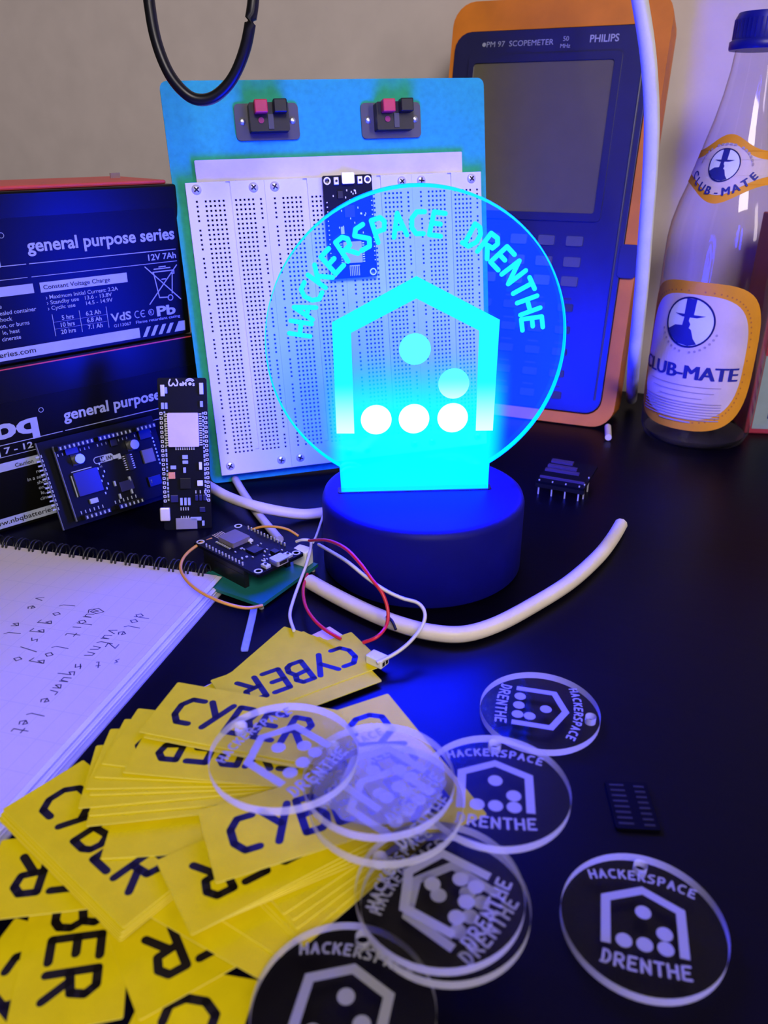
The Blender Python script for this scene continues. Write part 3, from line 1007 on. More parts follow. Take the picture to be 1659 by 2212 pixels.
def battery(z0, dx, label):
    M = lean_frame(BQ + V((0, 0, z0)), 0.7574, 0)
    M = M @ Matrix.Translation((0.0047 + dx, 0, 0))
    t = thing('lead_acid_battery', label, 'battery', M, 'stacked black batteries')
    Hc = 0.0838 if z0 > 0 else HB - 0.0004
    MB().box((-0.151, 0, -0.065), (0.0045, Hc, 0)).build('case', M_case, t, bevel=0.0012)
    if z0 > 0:
        MB().box((-0.150, Hc, -0.064), (0.0008, Hc + 0.0022, -0.004)).build('top_cover', mat('red_cover', (0.55, 0.06, 0.06), 0.4, 0.4), t, bevel=0.001)
        for x in (-0.14, -0.012):
            MB().box((x - .003, Hc + 0.0022, -0.040), (x + .003, Hc + 0.0050, -0.0392)).build('terminal', M_metal, t)
    else:
        MB().box((-0.150, HB - 0.0022, -0.0005), (0.0008, HB - 0.0016, 0.0004)).build('seam_strip', mat('red_cover', (0.55, 0.06, 0.06), 0.4, 0.4), t)
    MB().box((-0.1480, 0.0010, 0.0), (0.0012, 0.0715, 0.0002)).build('label_sheet', M_label, t)
    mb = MB()
    z = 0.0004
    k = 0.001
    X = -4.7

    def tx(s, x, y, h, wd=None, bold=0.0, al='LEFT', mbx=None):
        text_geo(mbx or mb, s, (x + X) * k, y * k, h * k, z if mbx is None else z + .0002, bold * k, al, width=None if wd is None else wd * k)

    def rect(x0, y0, x1, y1, mbx=None, zz=None):
        (mbx or mb).flat([((x0 + X) * k, y0 * k), ((x1 + X) * k, y0 * k), ((x1 + X) * k, y1 * k), ((x0 + X) * k, y1 * k)], zz or z)

    def line(p, q, wd=0.4):
        mb.capsule(((p[0] + X) * k, p[1] * k), ((q[0] + X) * k, q[1] * k), wd * k / 2, z)

    tx('general purpose series', -79.6, 54.9, 6.3, 84.0, 0.22)
    rect(-80, 49.0, 4.3, 49.4)
    rect(-143, 49.0, -81.5, 49.4)
    rect(-80, 42.5, 4.3, 42.8)
    rect(-143, 42.5, -82.0, 42.8)
    tx('12V 7Ah', 4.0, 44.4, 3.3, 17.5, 0.06, 'RIGHT')
    rect(-76.6, 34.3, -27.7, 39.4)
    rect(-143, 34.6, -80, 39.4)
    tx('› Maximum Initial Current: 2.2A', -74.6, 30.6, 2.0, 40.5, 0.02)
    tx('› Standby use   13.6 - 13.8V', -74.6, 27.8, 2.0, 36.5, 0.02)
    tx('› Cyclic use      14.5 - 14.9V', -74.6, 24.9, 2.0, 36.5, 0.02)
    for x in (-72.9, -58.0, -42.5):
        rect(x - .15, 11.0, x + .15, 22.6)
    for j, (a, b) in enumerate((('5 hrs', '6.2 Ah'), ('10 hrs', '6.8 Ah'), ('20 hrs', '7.1 Ah'))):
        tx(a, -61.5, 19.0 - 3.7 * j, 2.3, None, 0.05, 'RIGHT')
        tx(b, -46.0, 19.3 - 3.7 * j, 2.3, None, 0.05, 'RIGHT')
        if j:
            rect(-72.9, 18.3 - 3.7 * (j - 1), -42.5, 18.4 - 3.7 * (j - 1))
    tx('VdS', -40.6, 13.9, 4.4, 12.2, 0.14)
    tx('G113067', -39.5, 10.6, 1.7, 10.5)
    for cxx in (-24.5, -20.8):
        pts = [(cxx + 1.6 * math.cos(R(a)), 15.8 + 1.9 * math.sin(R(a))) for a in range(60, 301, 30)]
        for a, b in zip(pts, pts[1:]):
            line(a, b, 0.45)
    line((-22.4, 15.8), (-20.4, 15.8), 0.45)
    pts = [(-15.8 + 1.7 * math.cos(R(a)), 15.9 + 1.7 * math.sin(R(a))) for a in range(0, 361, 40)]
    for a, b in zip(pts, pts[1:]):
        line(a, b, 0.3)
    text_geo(mb, 'R', (-16.7 + X) * k, 15.0 * k, 1.9 * k, z, 0)
    tx('Flame retardant casing', -26.0, 10.7, 1.6, 28.5)
    tx('Pb', -12.2, 13.2, 5.3, 12.2, 0.25)
    # crossed-out bin
    for p, q in (((-16.2, 41.2), (4.2, 21.0)), ((3.8, 40.4), (-16.0, 20.4)), ((-11.4, 37.6), (-9.4, 23.4)), ((-9.4, 23.4), (-3.6, 23.0)),
                 ((0.6, 37.6), (-1.0, 25.0)), ((-11.8, 37.8), (0.9, 37.8)), ((-10.8, 39.4), (-0.6, 39.4)), ((-7.6, 40.4), (-3.4, 40.4)), ((-6.6, 33.4), (-4.2, 33.4)),
                 ((-0.2, 36.0), (1.6, 36.0)), ((1.6, 36.0), (1.6, 38.2))):
        line(p, q, 0.55)
    pts = [(-2.4 + 1.6 * math.cos(R(a)), 22.6 + 1.6 * math.sin(R(a))) for a in range(0, 361, 40)]
    for a, b in zip(pts, pts[1:]):
        line(a, b, 0.5)
    rect(-143, 2.5, -24.5, 8.2)
    for j in range(4):
        x = -22.8 + j * 5.0
        mb.flat([((x + X) * k, 2.5 * k), ((x + 2.3 + X) * k, 2.5 * k), ((x + 5.6 + X) * k, 8.0 * k), ((x + 3.3 + X) * k, 8.0 * k)], z)
    mb.flat([((-2.2 + X) * k, 2.5 * k), ((5.0 + X) * k, 2.5 * k), ((5.4 + X) * k, 8.2 * k), ((1.2 + X) * k, 8.2 * k)], z)
    # left column
    for s_, x_, y_ in (('re', -97.6, 29.0), ('in a sealed container', -80.6, 25.6), ('shock', -93.6, 22.4), ('on, or burns', -85.4, 19.2), ('le, heat', -91.0, 15.9), ('cinerate', -91.0, 12.6)):
        tx(s_, x_, y_, 2.1, None, 0.02, 'RIGHT')
    tx('nbq', -94.0, 53.0, 11.0, 36.0, 0.55, 'RIGHT')
    pts = [(-91.0 + 1.3 * math.cos(R(a)), 63.8 + 1.3 * math.sin(R(a))) for a in range(0, 361, 40)]
    for a, b in zip(pts, pts[1:]):
        line(a, b, 0.3)
    tx('nbq 7 - 12', -98.8, 44.2, 3.4, 27.0, 0.1, 'RIGHT')
    mb.build('white_lettering', M_print, t)
    md = MB()
    tx('Constant Voltage Charge', -75.0, 35.8, 2.2, 37.0, 0.02, mbx=md)
    tx('Caution', -100.5, 35.6, 2.2, None, 0.03, 'RIGHT', mbx=md)
    tx('www.nbqbatteries.com', -84.8, 4.4, 2.8, 46.0, 0.03, 'RIGHT', mbx=md)
    tag(md.build('dark_lettering', M_ink, t), kind='stuff')
    return t


battery(0.0, 0.0030, 'black sealed battery at the bottom of the stack behind the small circuit boards')
battery(HB, 0.0, 'black sealed battery on top of the stack with crossed-out bin symbol in view')

# ================================================================== SCOPE METER
SM = lean_frame((0.1695, 0.5627, 0.0010), -0.3992, 0.2064, 0.0014)
sp = thing('handheld_oscilloscope', 'dark handheld oscilloscope in an orange rubber holster leaning on the wall', 'oscilloscope', SM)
W, L = 0.1528, 0.291
outer = rrect(-W, 0.0, 0, L, 0.016, 6)
inner = rrect(-0.1500, 0.0085, -0.0098, 0.2715, 0.012, 5)
hol = MB().prism(outer, -0.038, 0.0, [inner])
for v in hol.v:
    if v.z < -0.01 and v.y < 0.1:
        v.y = max(v.y, 0.0090)
hol.build('holster', M_orange, sp, bevel=0.003)
body = rrect(-0.1495, 0.0095, -0.0102, 0.2710, 0.0115, 5)
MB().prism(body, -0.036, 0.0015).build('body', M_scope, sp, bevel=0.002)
scr_out = rrect(-0.1375, 0.1450, -0.0290, 0.2550, 0.003, 3)
scr_in = rrect(-0.1335, 0.1505, -0.0338, 0.2500, 0.002, 3)
MB().prism(scr_out, 0.0015, 0.0030, [scr_in]).build('screen_bezel', M_scope, sp)
M_screen = mat('grey_screen', (0.12, 0.105, 0.075), 0.06, 0.5, var=0.03)
MB().prism(scr_in, 0.0015, 0.0019).build('screen', M_screen, sp)
MB().tube([(-0.0150, 0.262, 0.0016), (-0.0150, 0.14, 0.0018), (-0.0152, 0.02, 0.0016)], 0.0008, 6).build('edge_highlight', mat('highlight_grey', (0.06, 0.06, 0.08), 0.25), sp)  # paler bead standing in for the highlight along the body's right edge
MB().prism(rrect(-0.0125, 0.108, 0.0008, 0.131, 0.003), -0.004, 0.0022).build('strap_clip', M_scope, sp, bevel=0.001)
M_key = mat('grey_key', (0.08, 0.08, 0.11), 0.5, 0.3)
M_keyd = mat('dark_key', (0.035, 0.035, 0.05), 0.5, 0.3)
for j, y in enumerate((0.128, 0.1135, 0.100)):
    for i in range(5):
        x = -0.1330 + i * 0.0205
        MB().prism(rrect(x, y, x + 0.0120, y + 0.0068, 0.001, 2), 0.0015, 0.0028).build('key', M_key, sp)
for j, y in enumerate((0.082, 0.066, 0.050, 0.034, 0.018)):
    for i in range(5):
        x = -0.1330 + i * 0.0205
        MB().prism(rrect(x, y, x + 0.0110, y + 0.0055, 0.001, 2), 0.0015, 0.0028).build('key', M_keyd, sp)
mb = MB()
for y in (0.0905, 0.0745, 0.0585, 0.0425, 0.0265):
    for i in range(5):
        x = -0.1330 + i * 0.0205
        mb.box((x + 0.001, y, 0.0015), (x + 0.009, y + 0.0012, 0.0016))
mb.build('key_lettering', M_keyd, sp)
mb = MB()
text_geo(mb, 'PHILIPS', -0.0330, 0.2610, 0.0046, 0.0017, 0.0001, 'RIGHT', width=0.0195)
text_geo(mb, 'PM 97  SCOPEMETER', -0.1255, 0.2605, 0.0036, 0.0017, 0, 'LEFT', width=0.048)
mb.flat(circle((-0.1275, 0.2622), 0.0014, 12), 0.0017)
text_geo(mb, '50', -0.0690, 0.2625, 0.0030, 0.0017, 0, 'CENTER')
text_geo(mb, 'MHz', -0.0690, 0.2582, 0.0026, 0.0017, 0, 'CENTER')
mb.build('lettering', mat('grey_lettering', (0.30, 0.32, 0.42), 0.6), sp)

# ================================================================== BOTTLE
bc = V((0.2262, 0.5520, 0))
bot = thing('bottle', 'clear glass bottle with orange and cream labels and a blue cap', 'bottle', frame(bc, (1, 0, 0), (0, 1, 0)))
PR = [(0.030, 0.0), (0.0345, 0.002), (0.0370, 0.008), (0.0376, 0.02), (0.0378, 0.122), (0.0374, 0.138), (0.0362, 0.148), (0.0332, 0.160),
      (0.0298, 0.170), (0.0262, 0.182), (0.0232, 0.195), (0.0196, 0.208), (0.0166, 0.222), (0.0146, 0.235), (0.0138, 0.246), (0.0132, 0.256)]
M_glass = clear_mat('bottle_glass', (0.93, 0.92, 0.93), 0.0, 0.45, 0.05, (0.10, 0.09, 0.10), 0.04)
MB().lathe(PR, 56).build('glass', M_glass, bot, smooth=True)
MB().lathe([(0.0305, 0.0012), (0.0345, 0.006), (0.031, 0.0066), (0.012, 0.010), (0.002, 0.0115)], 40).build('bottle_bottom', clear_mat('thick_glass', (0.7, 0.7, 0.75), 0.1, 0.6, 0.1, (0.08, 0.08, 0.1)), bot, smooth=True)
M_cap = mat('blue_cap', (0.004, 0.006, 0.22), 0.4, 0.4)
capb = MB()
for i in range(48):
    a = 2 * math.pi * i / 48
MB().lathe([(0.0176, 0.2455), (0.0180, 0.2465), (0.0180, 0.2500), (0.0166, 0.2508), (0.0164, 0.2620), (0.0150, 0.2650), (0.004, 0.2655)], 40).build('cap', M_cap, bot, smooth=True)
ribs = MB()
for i in range(40):
    a = 2 * math.pi * i / 40
    M_ = Matrix.Rotation(a, 4, 'Z') @ Matrix.Translation((0.0165, 0, 0))
    t_ = MB().box((-0.0002, -0.0004, 0.2512), (0.0003, 0.0004, 0.2615)).xf(M_)
    ribs.add(t_.v, t_.f)
tag(ribs.build('cap_ribs', M_cap, bot), kind='stuff')


def rad(z):
    for (r0, z0), (r1, z1) in zip(PR, PR[1:]):
        if z0 <= z <= z1:
            return r0 + (r1 - r0) * (z - z0) / max(z1 - z0, 1e-9)
    return PR[-1][0]


def wrap(mb, name, m, parent, off, az, maxe=0.003):
    """bend a flat sheet (x along the girth, y up) round the bottle"""
    bm = bmesh.new()
    vs = [bm.verts.new(v) for v in mb.v]
    for f in mb.f:
        try:
            bm.faces.new([vs[i] for i in f])
        except ValueError:
            pass
    bmesh.ops.triangulate(bm, faces=bm.faces[:])
    for k in range(5):
        es = [e for e in bm.edges if e.calc_length() > maxe]
        if not es:
            break
        bmesh.ops.subdivide_edges(bm, edges=es, cuts=1, use_grid_fill=False)
        bmesh.ops.triangulate(bm, faces=bm.faces[:])
    for v in bm.verts:
        r = rad(v.co.y)
        a = az + v.co.x / r
        v.co = V(((r + off) * math.cos(a), (r + off) * math.sin(a), v.co.y))
    me = bpy.data.meshes.new(name)
    bm.to_mesh(me)
    bm.free()
    me.materials.append(m)
    o_ = bpy.data.objects.new(name, me)
    COL.objects.link(o_)
    o_.parent = parent
    return o_


AZ = math.atan2(-bc.y, -bc.x) - R(20)
M_lor = mat('orange_label', (0.74, 0.30, 0.015), 0.55, 0.3)
M_lcr = mat('cream_label', (0.62, 0.50, 0.46), 0.6, 0.3)
M_lbl = mat('blue_label_ink', (0.016, 0.02, 0.20), 0.6, 0.3)
M_lwh = mat('white_label', (0.68, 0.70, 0.74), 0.6, 0.3)
M_lgr = mat('faint_label_ink', (0.36, 0.28, 0.32), 0.6, 0.3)


def superel(cx_, cy_, a, b, p, n=56):
    out = []
    for i in range(n):
        t = 2 * math.pi * i / n
        c, s = math.cos(t), math.sin(t)
        out.append((cx_ + a * math.copysign(abs(c) ** (2 / p), c), cy_ + b * math.copysign(abs(s) ** (2 / p), s)))
    return out


lab = wrap(MB().flat(superel(0.001, 0.0650, 0.047, 0.0495, 3.2), 0), 'body_label', M_lor, bot, 0.0003, AZ)
wrap(MB().flat(superel(0.001, 0.0650, 0.0375, 0.0415, 3.0), 0), 'label_panel', M_lcr, lab, 0.0005, AZ)
bd = MB()
ring = superel(0.001, 0.0650, 0.0395, 0.0435, 3.1, 70)
for p in ring:
    bd.flat(circle(p, 0.0006, 8), 0)
wrap(bd, 'label_border_dots', mat('dark_orange_ink', (0.45, 0.14, 0.03), 0.6), lab, 0.00055, AZ)
ec = (-0.001, 0.0885)
er = 0.0165


def emblem(c, r, parent, base):
    wrap(MB().prism(circle(c, r, 40), 0, 0.0, [circle(c, r * 0.93, 40)], sides=False), 'emblem_ring', M_lbl, parent, base + .0001, AZ)
    wrap(MB().flat(circle(c, r * 0.93, 40), 0), 'emblem_ground', M_lwh, parent, base, AZ)
    s = MB()
    X_ = lambda x, y: (c[0] + x * r, c[1] + y * r)
    s.flat([X_(-.22, .28), X_(.16, .28), X_(.20, .92), X_(-.20, .92)], 0)
    s.flat([X_(-.62, .30), X_(-.3, .20), X_(.3, .20), X_(.62, .30), X_(.3, .31), X_(-.3, .31)], 0)
    s.flat([X_(-.20, .24), X_(.02, .24), X_(.00, .06), X_(.08, -.06), X_(.02, -.30), X_(-.26, -.22)], 0)
    s.flat([X_(-.85, -.36), X_(-.55, -.16), X_(-.12, -.12), X_(.14, -.28), X_(.26, -.62), X_(.36, -.74), X_(.42, -.82), X_(.1, -.92), X_(-.36, -.86), X_(-.7, -.62)], 0)
    wrap(s, 'emblem_figure', M_lbl, parent, base + .0002, AZ)


emblem(ec, er, lab, 0.0008)
mb = MB()
for dx in (-0.0006, -0.0002, 0.0002, 0.0006):
    text_geo(mb, 'CLUB-MATE', -0.0010 + dx, 0.0515 + abs(dx) * 0.4, 0.0090, 0, 0, 'CENTER', shear=0.0, width=0.0725)
wrap(mb, 'label_lettering', M_lbl, lab, 0.0009, AZ)
mb = MB()
for i, wd in enumerate((0.052, 0.044, 0.030)):
    mb.flat([(-wd / 2, 0.0465 - 0.0040 * i), (wd / 2, 0.0465 - 0.0040 * i), (wd / 2, 0.0470 - 0.0040 * i), (-wd / 2, 0.0470 - 0.0040 * i)], 0)
for i in range(7):
    mb.flat([(-0.030, 0.0350 - 0.0019 * i), (0.028, 0.0350 - 0.0019 * i), (0.028, 0.0357 - 0.0019 * i), (-0.030, 0.0357 - 0.0019 * i)], 0)
mb.flat([(-0.012, 0.0268 - .0055), (0.010, 0.0268 - .0055), (0.010, 0.0280 - .0055), (-0.012, 0.0280 - .0055)], 0)
for a in range(200, 341, 10):
    if 262 < a < 278:
        continue
    mb.flat(circle((ec[0] + 0.0195 * math.cos(R(a)), ec[1] + 0.0195 * math.sin(R(a))), 0.0009, 6), 0)
tag(wrap(mb, 'small_print', M_lgr, lab, 0.0009, AZ), kind='stuff')
# neck label
N = 48


def neck(s, shrink):
    return (0.1905 + 0.0095 * math.exp(-(s / 0.013) ** 2) - shrink, 0.1725 - 0.0115 * math.exp(-(s / 0.017) ** 2) + shrink)


def neck_poly(hw, shrink):
    xs = [-hw + 2 * hw * i / N for i in range(N + 1)]
    return [(x, neck(x, shrink)[1]) for x in xs] + [(x, neck(x, shrink)[0]) for x in reversed(xs)]


nl = wrap(MB().flat(neck_poly(0.038, 0), 0), 'neck_label', M_lor, bot, 0.0003, AZ)
wrap(MB().flat(neck_poly(0.038, 0.0048), 0), 'neck_panel', M_lcr, nl, 0.0005, AZ)
emblem((0.000, 0.1828), 0.0095, nl, 0.0008)
mb = MB()
for i, ch in enumerate('CLUB-MATE'):
    a = R(-90 + (i - 4) * 13.0)
    for dx in (-0.0003, 0.0, 0.0003):
        text_geo(mb, ch, 0.026 * math.cos(a) + dx, 0.1925 + 0.026 * math.sin(a) - 0.0010, 0.0046, 0, 0, 'CENTER', rot=a + math.pi / 2)
wrap(mb, 'neck_lettering', M_lbl, nl, 0.0009, AZ)
mb = MB()
for i in range(18):
    a = R(90 - (i - 8.5) * 8.5)
    if i not in (5, 11):
        p = (0.0170 * math.cos(a), 0.1790 + 0.0156 * math.sin(a))
        mb.capsule(p, (p[0] + 0.0008 * math.sin(a), p[1] - 0.0008 * math.cos(a)), 0.0006, 0)
tag(wrap(mb, 'neck_small_print', M_lgr, nl, 0.0009, AZ), kind='stuff')

# carton at the right edge
k0 = tab(1607, 936)
kM = frame(k0, (math.cos(R(-6)), math.sin(R(-6)), 0), V((0, 0, 1)).cross(V((math.cos(R(-6)), math.sin(R(-6)), 0))))
kt = thing('carton', 'red carton with a pale blue panel at the right edge beside the bottle', 'carton', kM)
MB().box((0, 0, 0), (0.06, 0.05, 0.150)).build('box', mat('red_carton', (0.34, 0.03, 0.07), 0.5, 0.3), kt, bevel=0.001)
MB().box((0.0045, -0.0003, 0.004), (0.0555, 0, 0.058)).build('label_panel', mat('pale_blue_card', (0.26, 0.33, 0.42), 0.6, 0.2), kt)
mb = MB()
for i in range(4):
    mb.box((0.014, -0.0005, 0.012 + 0.010 * i), (0.046, -0.0003, 0.0165 + 0.010 * i))
mb.build('print_bars', M_lbl, kt)

# ================================================================== NOTEBOOK
nz = 0.0056
n0, n1, n2 = tab(492, 1244, nz), tab(142, 1637, nz), tab(0, 1181, nz)
ne = (n1 - n0).normalized()                       # along the right edge, towards the viewer
ns = (n2 - n0)
ns = (ns - ne * ns.dot(ne)).normalized()          # along the wire edge, to the left
nM = frame((n0.x, n0.y, 0), -ns, -ne)             # local x to the right, y away
nb = thing('notebook', 'wire-bound squared notebook with pencil notes, open at the left', 'notebook', nM)
MB().box((-0.150, -0.215, 0), (0.0, 0.0, 0.0008)).build('back_cover', mat('grey_card', (0.35, 0.34, 0.36), 0.7), nb)
pg = MB()
for i in range(9):
    rr = random.Random(i)
    e = 0.0015 * math.sin(i * 1.7) + 0.0006 * i * (1 if i < 5 else 0.4)
    pg.box((-0.150, -0.213 - e, 0.0008 + i * 0.0005), (-0.0030 + e * 0.8 - 0.0003 * i, -0.0004 * (i % 3), 0.0012 + i * 0.0005))
pg.build('pages', mat('page_edges', (0.58, 0.56, 0.60), 0.8, 0.2), nb)
MB().box((-0.150, -0.213, 0.0053), (-0.0052, -0.001, 0.0056)).build('top_page', paper_mat(), nb)
rm = MB()
for j in (-0.0011, 0.0011):
    pts = [(j, 0.0042 * math.cos(R(a)) + 0.0008, 0.0034 + 0.0044 * math.sin(R(a))) for a in range(-60, 241, 30)]
    rm.tube(pts, 0.0005, 6, sub=2)
rme = rm.mesh('wire_ring', mat('black_wire', (0.01, 0.01, 0.015), 0.4), True)
for i in range(17):
    o = bpy.data.objects.new('wire_ring', rme)
    COL.objects.link(o)
    o.parent = nb
    o.matrix_local = Matrix.Translation((-0.0128 - 0.0080 * i, 0, 0.0016))
hw = MB()
ni = nM.inverted()
for words, p0, p1, h in (('dole z', (292, 1330), (228, 1395), 0.0062), ('vulnn square let', (232, 1365), (24, 1578), 0.0060), ('@udit log', (195, 1318), (80, 1430), 0.0062),
                         ('loggs/o', (128, 1310), (28, 1425), 0.0060), ('ve al', (75, 1295), (8, 1370), 0.0060), ('sti', (250, 1425), (170, 1435), 0.004)):
    a = ni @ tab(*p0, nz)
    b = ni @ tab(*p1, nz)
    d = (b - a)
    rot = math.atan2(d.y, d.x)
    n_ = len(words)
    for i, ch in enumerate(words):
        if ch == ' ':
            continue
        q = a + d * (i / max(1, n_ - 1))
        strokes(hw, ch, q.x, q.y, h * 1.15, 0.0005, 0.00565, rot=rot, font=HW)
hw.build('handwriting', mat('pencil', (0.05, 0.045, 0.10), 0.7), nb)


# ================================================================== CABLES
def cable(name, label, cat, px, r, m, zs, group=None, n=10):
    pts = []
    for i, p in enumerate(px):
        z = zs[i] if isinstance(zs, (list, tuple)) else zs
        pts.append(at_y(p[0], p[1], z) if z > 0.1 else tab(p[0], p[1], z))
    c = pts[0].copy()
    c.z = 0
    mb = MB().tube([p - c for p in pts], r, n)
    o = mb.build(name, m, M=Matrix.Translation(c), smooth=True)
    tag(o, label, cat, group)
    return o, pts


thick = [(668, 1256), (720, 1285), (790, 1320), (860, 1348), (930, 1366), (1000, 1370), (1070, 1350), (1150, 1308), (1230, 1258), (1290, 1205), (1322, 1165), (1341, 1133)]
o, pts = cable('power_cable', 'thick cut white cable curving across the desk in front of the lamp', 'cable', thick, 0.0037, M_cable, 0.0038)
c = o.matrix_world.translation
e1 = tab(1357, 1103, 0.005)
MB().tube([pts[-1] - c, (pts[-1] + e1) / 2 - c, e1 - c], 0.0008, 8).build('copper_core', M_copper, o, smooth=True)
e0 = tab(656, 1243, 0.006)
MB().tube([pts[0] - c + (pts[1] - pts[0]).normalized() * 0.002, e0 - c], 0.0026, 10).build('brown_core', mat('brown_insulation', (0.16, 0.05, 0.03), 0.5), o, smooth=True)
cable('power_cable', 'white cable running from the tall slim board to the lamp base', 'cable',
      [(440, 1043), (490, 1072), (540, 1090), (600, 1104), (655, 1111), (702, 1107)], 0.0031, M_cable, [0.0062, 0.0066, 0.0085, 0.0062, 0.0036, 0.0034])
cable('power_cable', 'thin white cable slanting down behind the green carrier board', 'cable',
      [(508, 1035), (525, 1064), (548, 1098), (575, 1132), (604, 1166)], 0.0024, mat('dull_cable', (0.55, 0.50, 0.52), 0.5), 0.0026)
GW = 'thin hook-up wires by the carrier board'
M_wo = mat('orange_wire', (0.66, 0.30, 0.05), 0.5)
M_wr = mat('red_wire', (0.62, 0.015, 0.04), 0.4)
M_ww = mat('white_wire', (0.62, 0.58, 0.62), 0.5)
M_wb = mat('black_wire_sheath', (0.006, 0.006, 0.01), 0.5)
cable('hookup_wire', 'orange wire looping from the dark module over the notebook corner', 'wire',
      [(458, 1164), (428, 1177), (400, 1200), (390, 1226), (402, 1252), (432, 1278), (480, 1301), (530, 1313), (566, 1308)], 0.0008, M_wo,
      [0.0145, 0.0140, 0.0135, 0.0130, 0.0125, 0.0118, 0.0110, 0.0080, 0.0046], GW, 6)
cable('hookup_wire', 'short orange wire arching behind the dark module', 'wire',
      [(538, 1146), (565, 1138), (595, 1138), (622, 1144), (645, 1158)], 0.0007, M_wo, [0.014, 0.017, 0.018, 0.017, 0.0145], GW, 6)
cable('hookup_wire', 'red wire arching from the white plug over the thick white cable', 'wire',
      [(668, 1168), (706, 1167), (745, 1184), (777, 1216), (802, 1250), (826, 1282), (838, 1320), (834, 1352), (814, 1376), (784, 1388)], 0.0008, M_wr,
      [0.345, 0.327, 0.311, 0.302, 0.296, 0.291, 0.287, 0.0128, 0.0110, 0.0080], GW, 6)
cable('hookup_wire', 'red wire hanging from the carrier board edge to the yellow cards', 'wire',
      [(664, 1240), (655, 1272), (660, 1308), (678, 1338), (705, 1362), (736, 1380)], 0.0008, M_wr, [0.005, 0.0055, 0.0062, 0.0060, 0.0062, 0.0060], GW, 6)
cable('hookup_wire', 'white wire dropping straight from the plug to the yellow cards', 'wire',
      [(640, 1170), (655, 1166), (672, 1172), (664, 1212), (648, 1256), (633, 1298), (626, 1330), (635, 1362)], 0.0008, M_ww,
      [0.0130, 0.0150, 0.0140, 0.0100, 0.0060, 0.0040, 0.0035, 0.0040], GW, 6)
cable('hookup_wire', 'white wire making a wide loop over the thick white cable', 'wire',
      [(688, 1176), (745, 1210), (790, 1246), (830, 1274), (868, 1292), (903, 1303), (918, 1326), (910, 1356), (882, 1390), (850, 1414), (814, 1432)], 0.0008, M_ww,
      [0.337, 0.308, 0.298, 0.292, 0.290, 0.290, 0.286, 0.0125, 0.0095, 0.0070, 0.0058], GW, 6)
cable('hookup_wire', 'fine white wire from the end of the white cable by the lamp base', 'wire',
      [(700, 1107), (692, 1132), (683, 1158), (676, 1172)], 0.0007, M_ww, [0.0040, 0.0060, 0.0090, 0.0105], GW, 6)
cable('hookup_wire', 'short black wire end lying over the thick white cable', 'wire',
      [(836, 1332), (847, 1342), (855, 1360)], 0.0007, M_wb, [0.0084, 0.0088, 0.0070], GW, 6)

# hanging white cable beside the bottle (hangs from above, in front of the scope)
hang = [((1330, -620), 0.50), ((1342, -330), 0.495), ((1360, -120), 0.490), ((1382, 0), 0.487), ((1400, 120), 0.485), ((1408, 250), 0.485), ((1404, 380), 0.487), ((1395, 500), 0.490),
        ((1386, 620), 0.495), ((1376, 720), 0.505), ((1369, 790), 0.525)]


pts = [at_y(p[0], p[1], Y) for p, Y in hang]
pts.append(tab(1364, 862, 0.006))
c = V((pts[-1].x, pts[-1].y, 0))
o = MB().tube([p - c for p in pts], 0.0042, 14).build('power_cable', M_cable, M=Matrix.Translation(c), smooth=True)
tag(o, 'thick white cable hanging down between the oscilloscope and the bottle', 'cable')
o.data.materials[0] = mat('white_hanging_sheath', (0.62, 0.62, 0.64), 0.45)
# black cable loop in front of the green board
loop = [((300, -560), 0.46), ((302, -300), 0.445), ((312, -100), 0.435), ((323, 10), 0.432), ((338, 90), 0.430), ((366, 160), 0.428), ((402, 203), 0.428), ((434, 216), 0.428), ((468, 206), 0.428),
        ((502, 170), 0.428), ((528, 110), 0.428), ((542, 40), 0.428), ((549, -30), 0.430), ((552, -200), 0.435), ((548, -420), 0.445), ((545, -600), 0.455)]
pts = [at_y(p[0], p[1], Y) for p, Y in loop]
c = V((pts[7].x, pts[7].y, pts[7].z))
o = MB().tube([p - c for p in pts], 0.0027, 10).build('hanging_cable', M_black, M=Matrix.Translation(c), smooth=True)
tag(o, 'black cable hanging in a loop in front of the green board', 'cable')

# small odds and ends
a, b = tab(1313, 922, 0.0028), tab(1314, 945, 0.0028)
c = V((a.x, a.y, 0))
o = MB().tube([a - c, (a + b) / 2 - c, b - c], 0.0024, 10).build('cable_end', M_cable, M=Matrix.Translation(c), smooth=True)
tag(o, 'small white cable end by the lower corner of the orange holster', 'cable end')
a, b = tab(549, 1316, 0.001), tab(528, 1405, 0.001)
c = (a + b) / 2
d = (b - a).normalized()
o = MB().box((-(b - a).length / 2, -0.0016, 0), ((b - a).length / 2, 0.0016, 0.0018)).build('plastic_strip', part_clear('clear_strip', (0.5, 0.6, 0.8), 0.35, 0.15),
    M=frame((c.x, c.y, 0.0002), d, V((0, 0, 1)).cross(d)), bevel=0.0004)
tag(o, 'thin clear plastic strip lying between the notebook and the carrier board', 'plastic strip')


# ================================================================== YELLOW CARDS
CL, CW, CT = 0.0650, 0.0282, 0.00030
M_cedge = mat('card_cut_edge', (0.78, 0.68, 0.15), 0.6, 0.1)
cm = MB().prism(rrect(0, -CW / 2, CL, CW / 2, 0.0006, 2), 0, CT, sides=False).prism(rrect(0, -CW / 2, CL, CW / 2, 0.0006, 2), 0, CT, mi=1, caps=False)
card_me = cm.mesh('yellow_card', [M_yellow, M_cedge])
pale_me = MB().prism(rrect(0, -CW / 2, CL, CW / 2, 0.0006, 2), 0, CT).mesh('pale_card', M_pale)
lt = MB()
for i, ch in enumerate('CYBER'):
    strokes(lt, ch, 0.0112 + 0.0104 * i, -0.0066, 0.0132, 0.0025, CT + 0.00004, sx=0.95)
let_me = lt.mesh('lettering', M_ink)
placed = []      # (polygon, top)


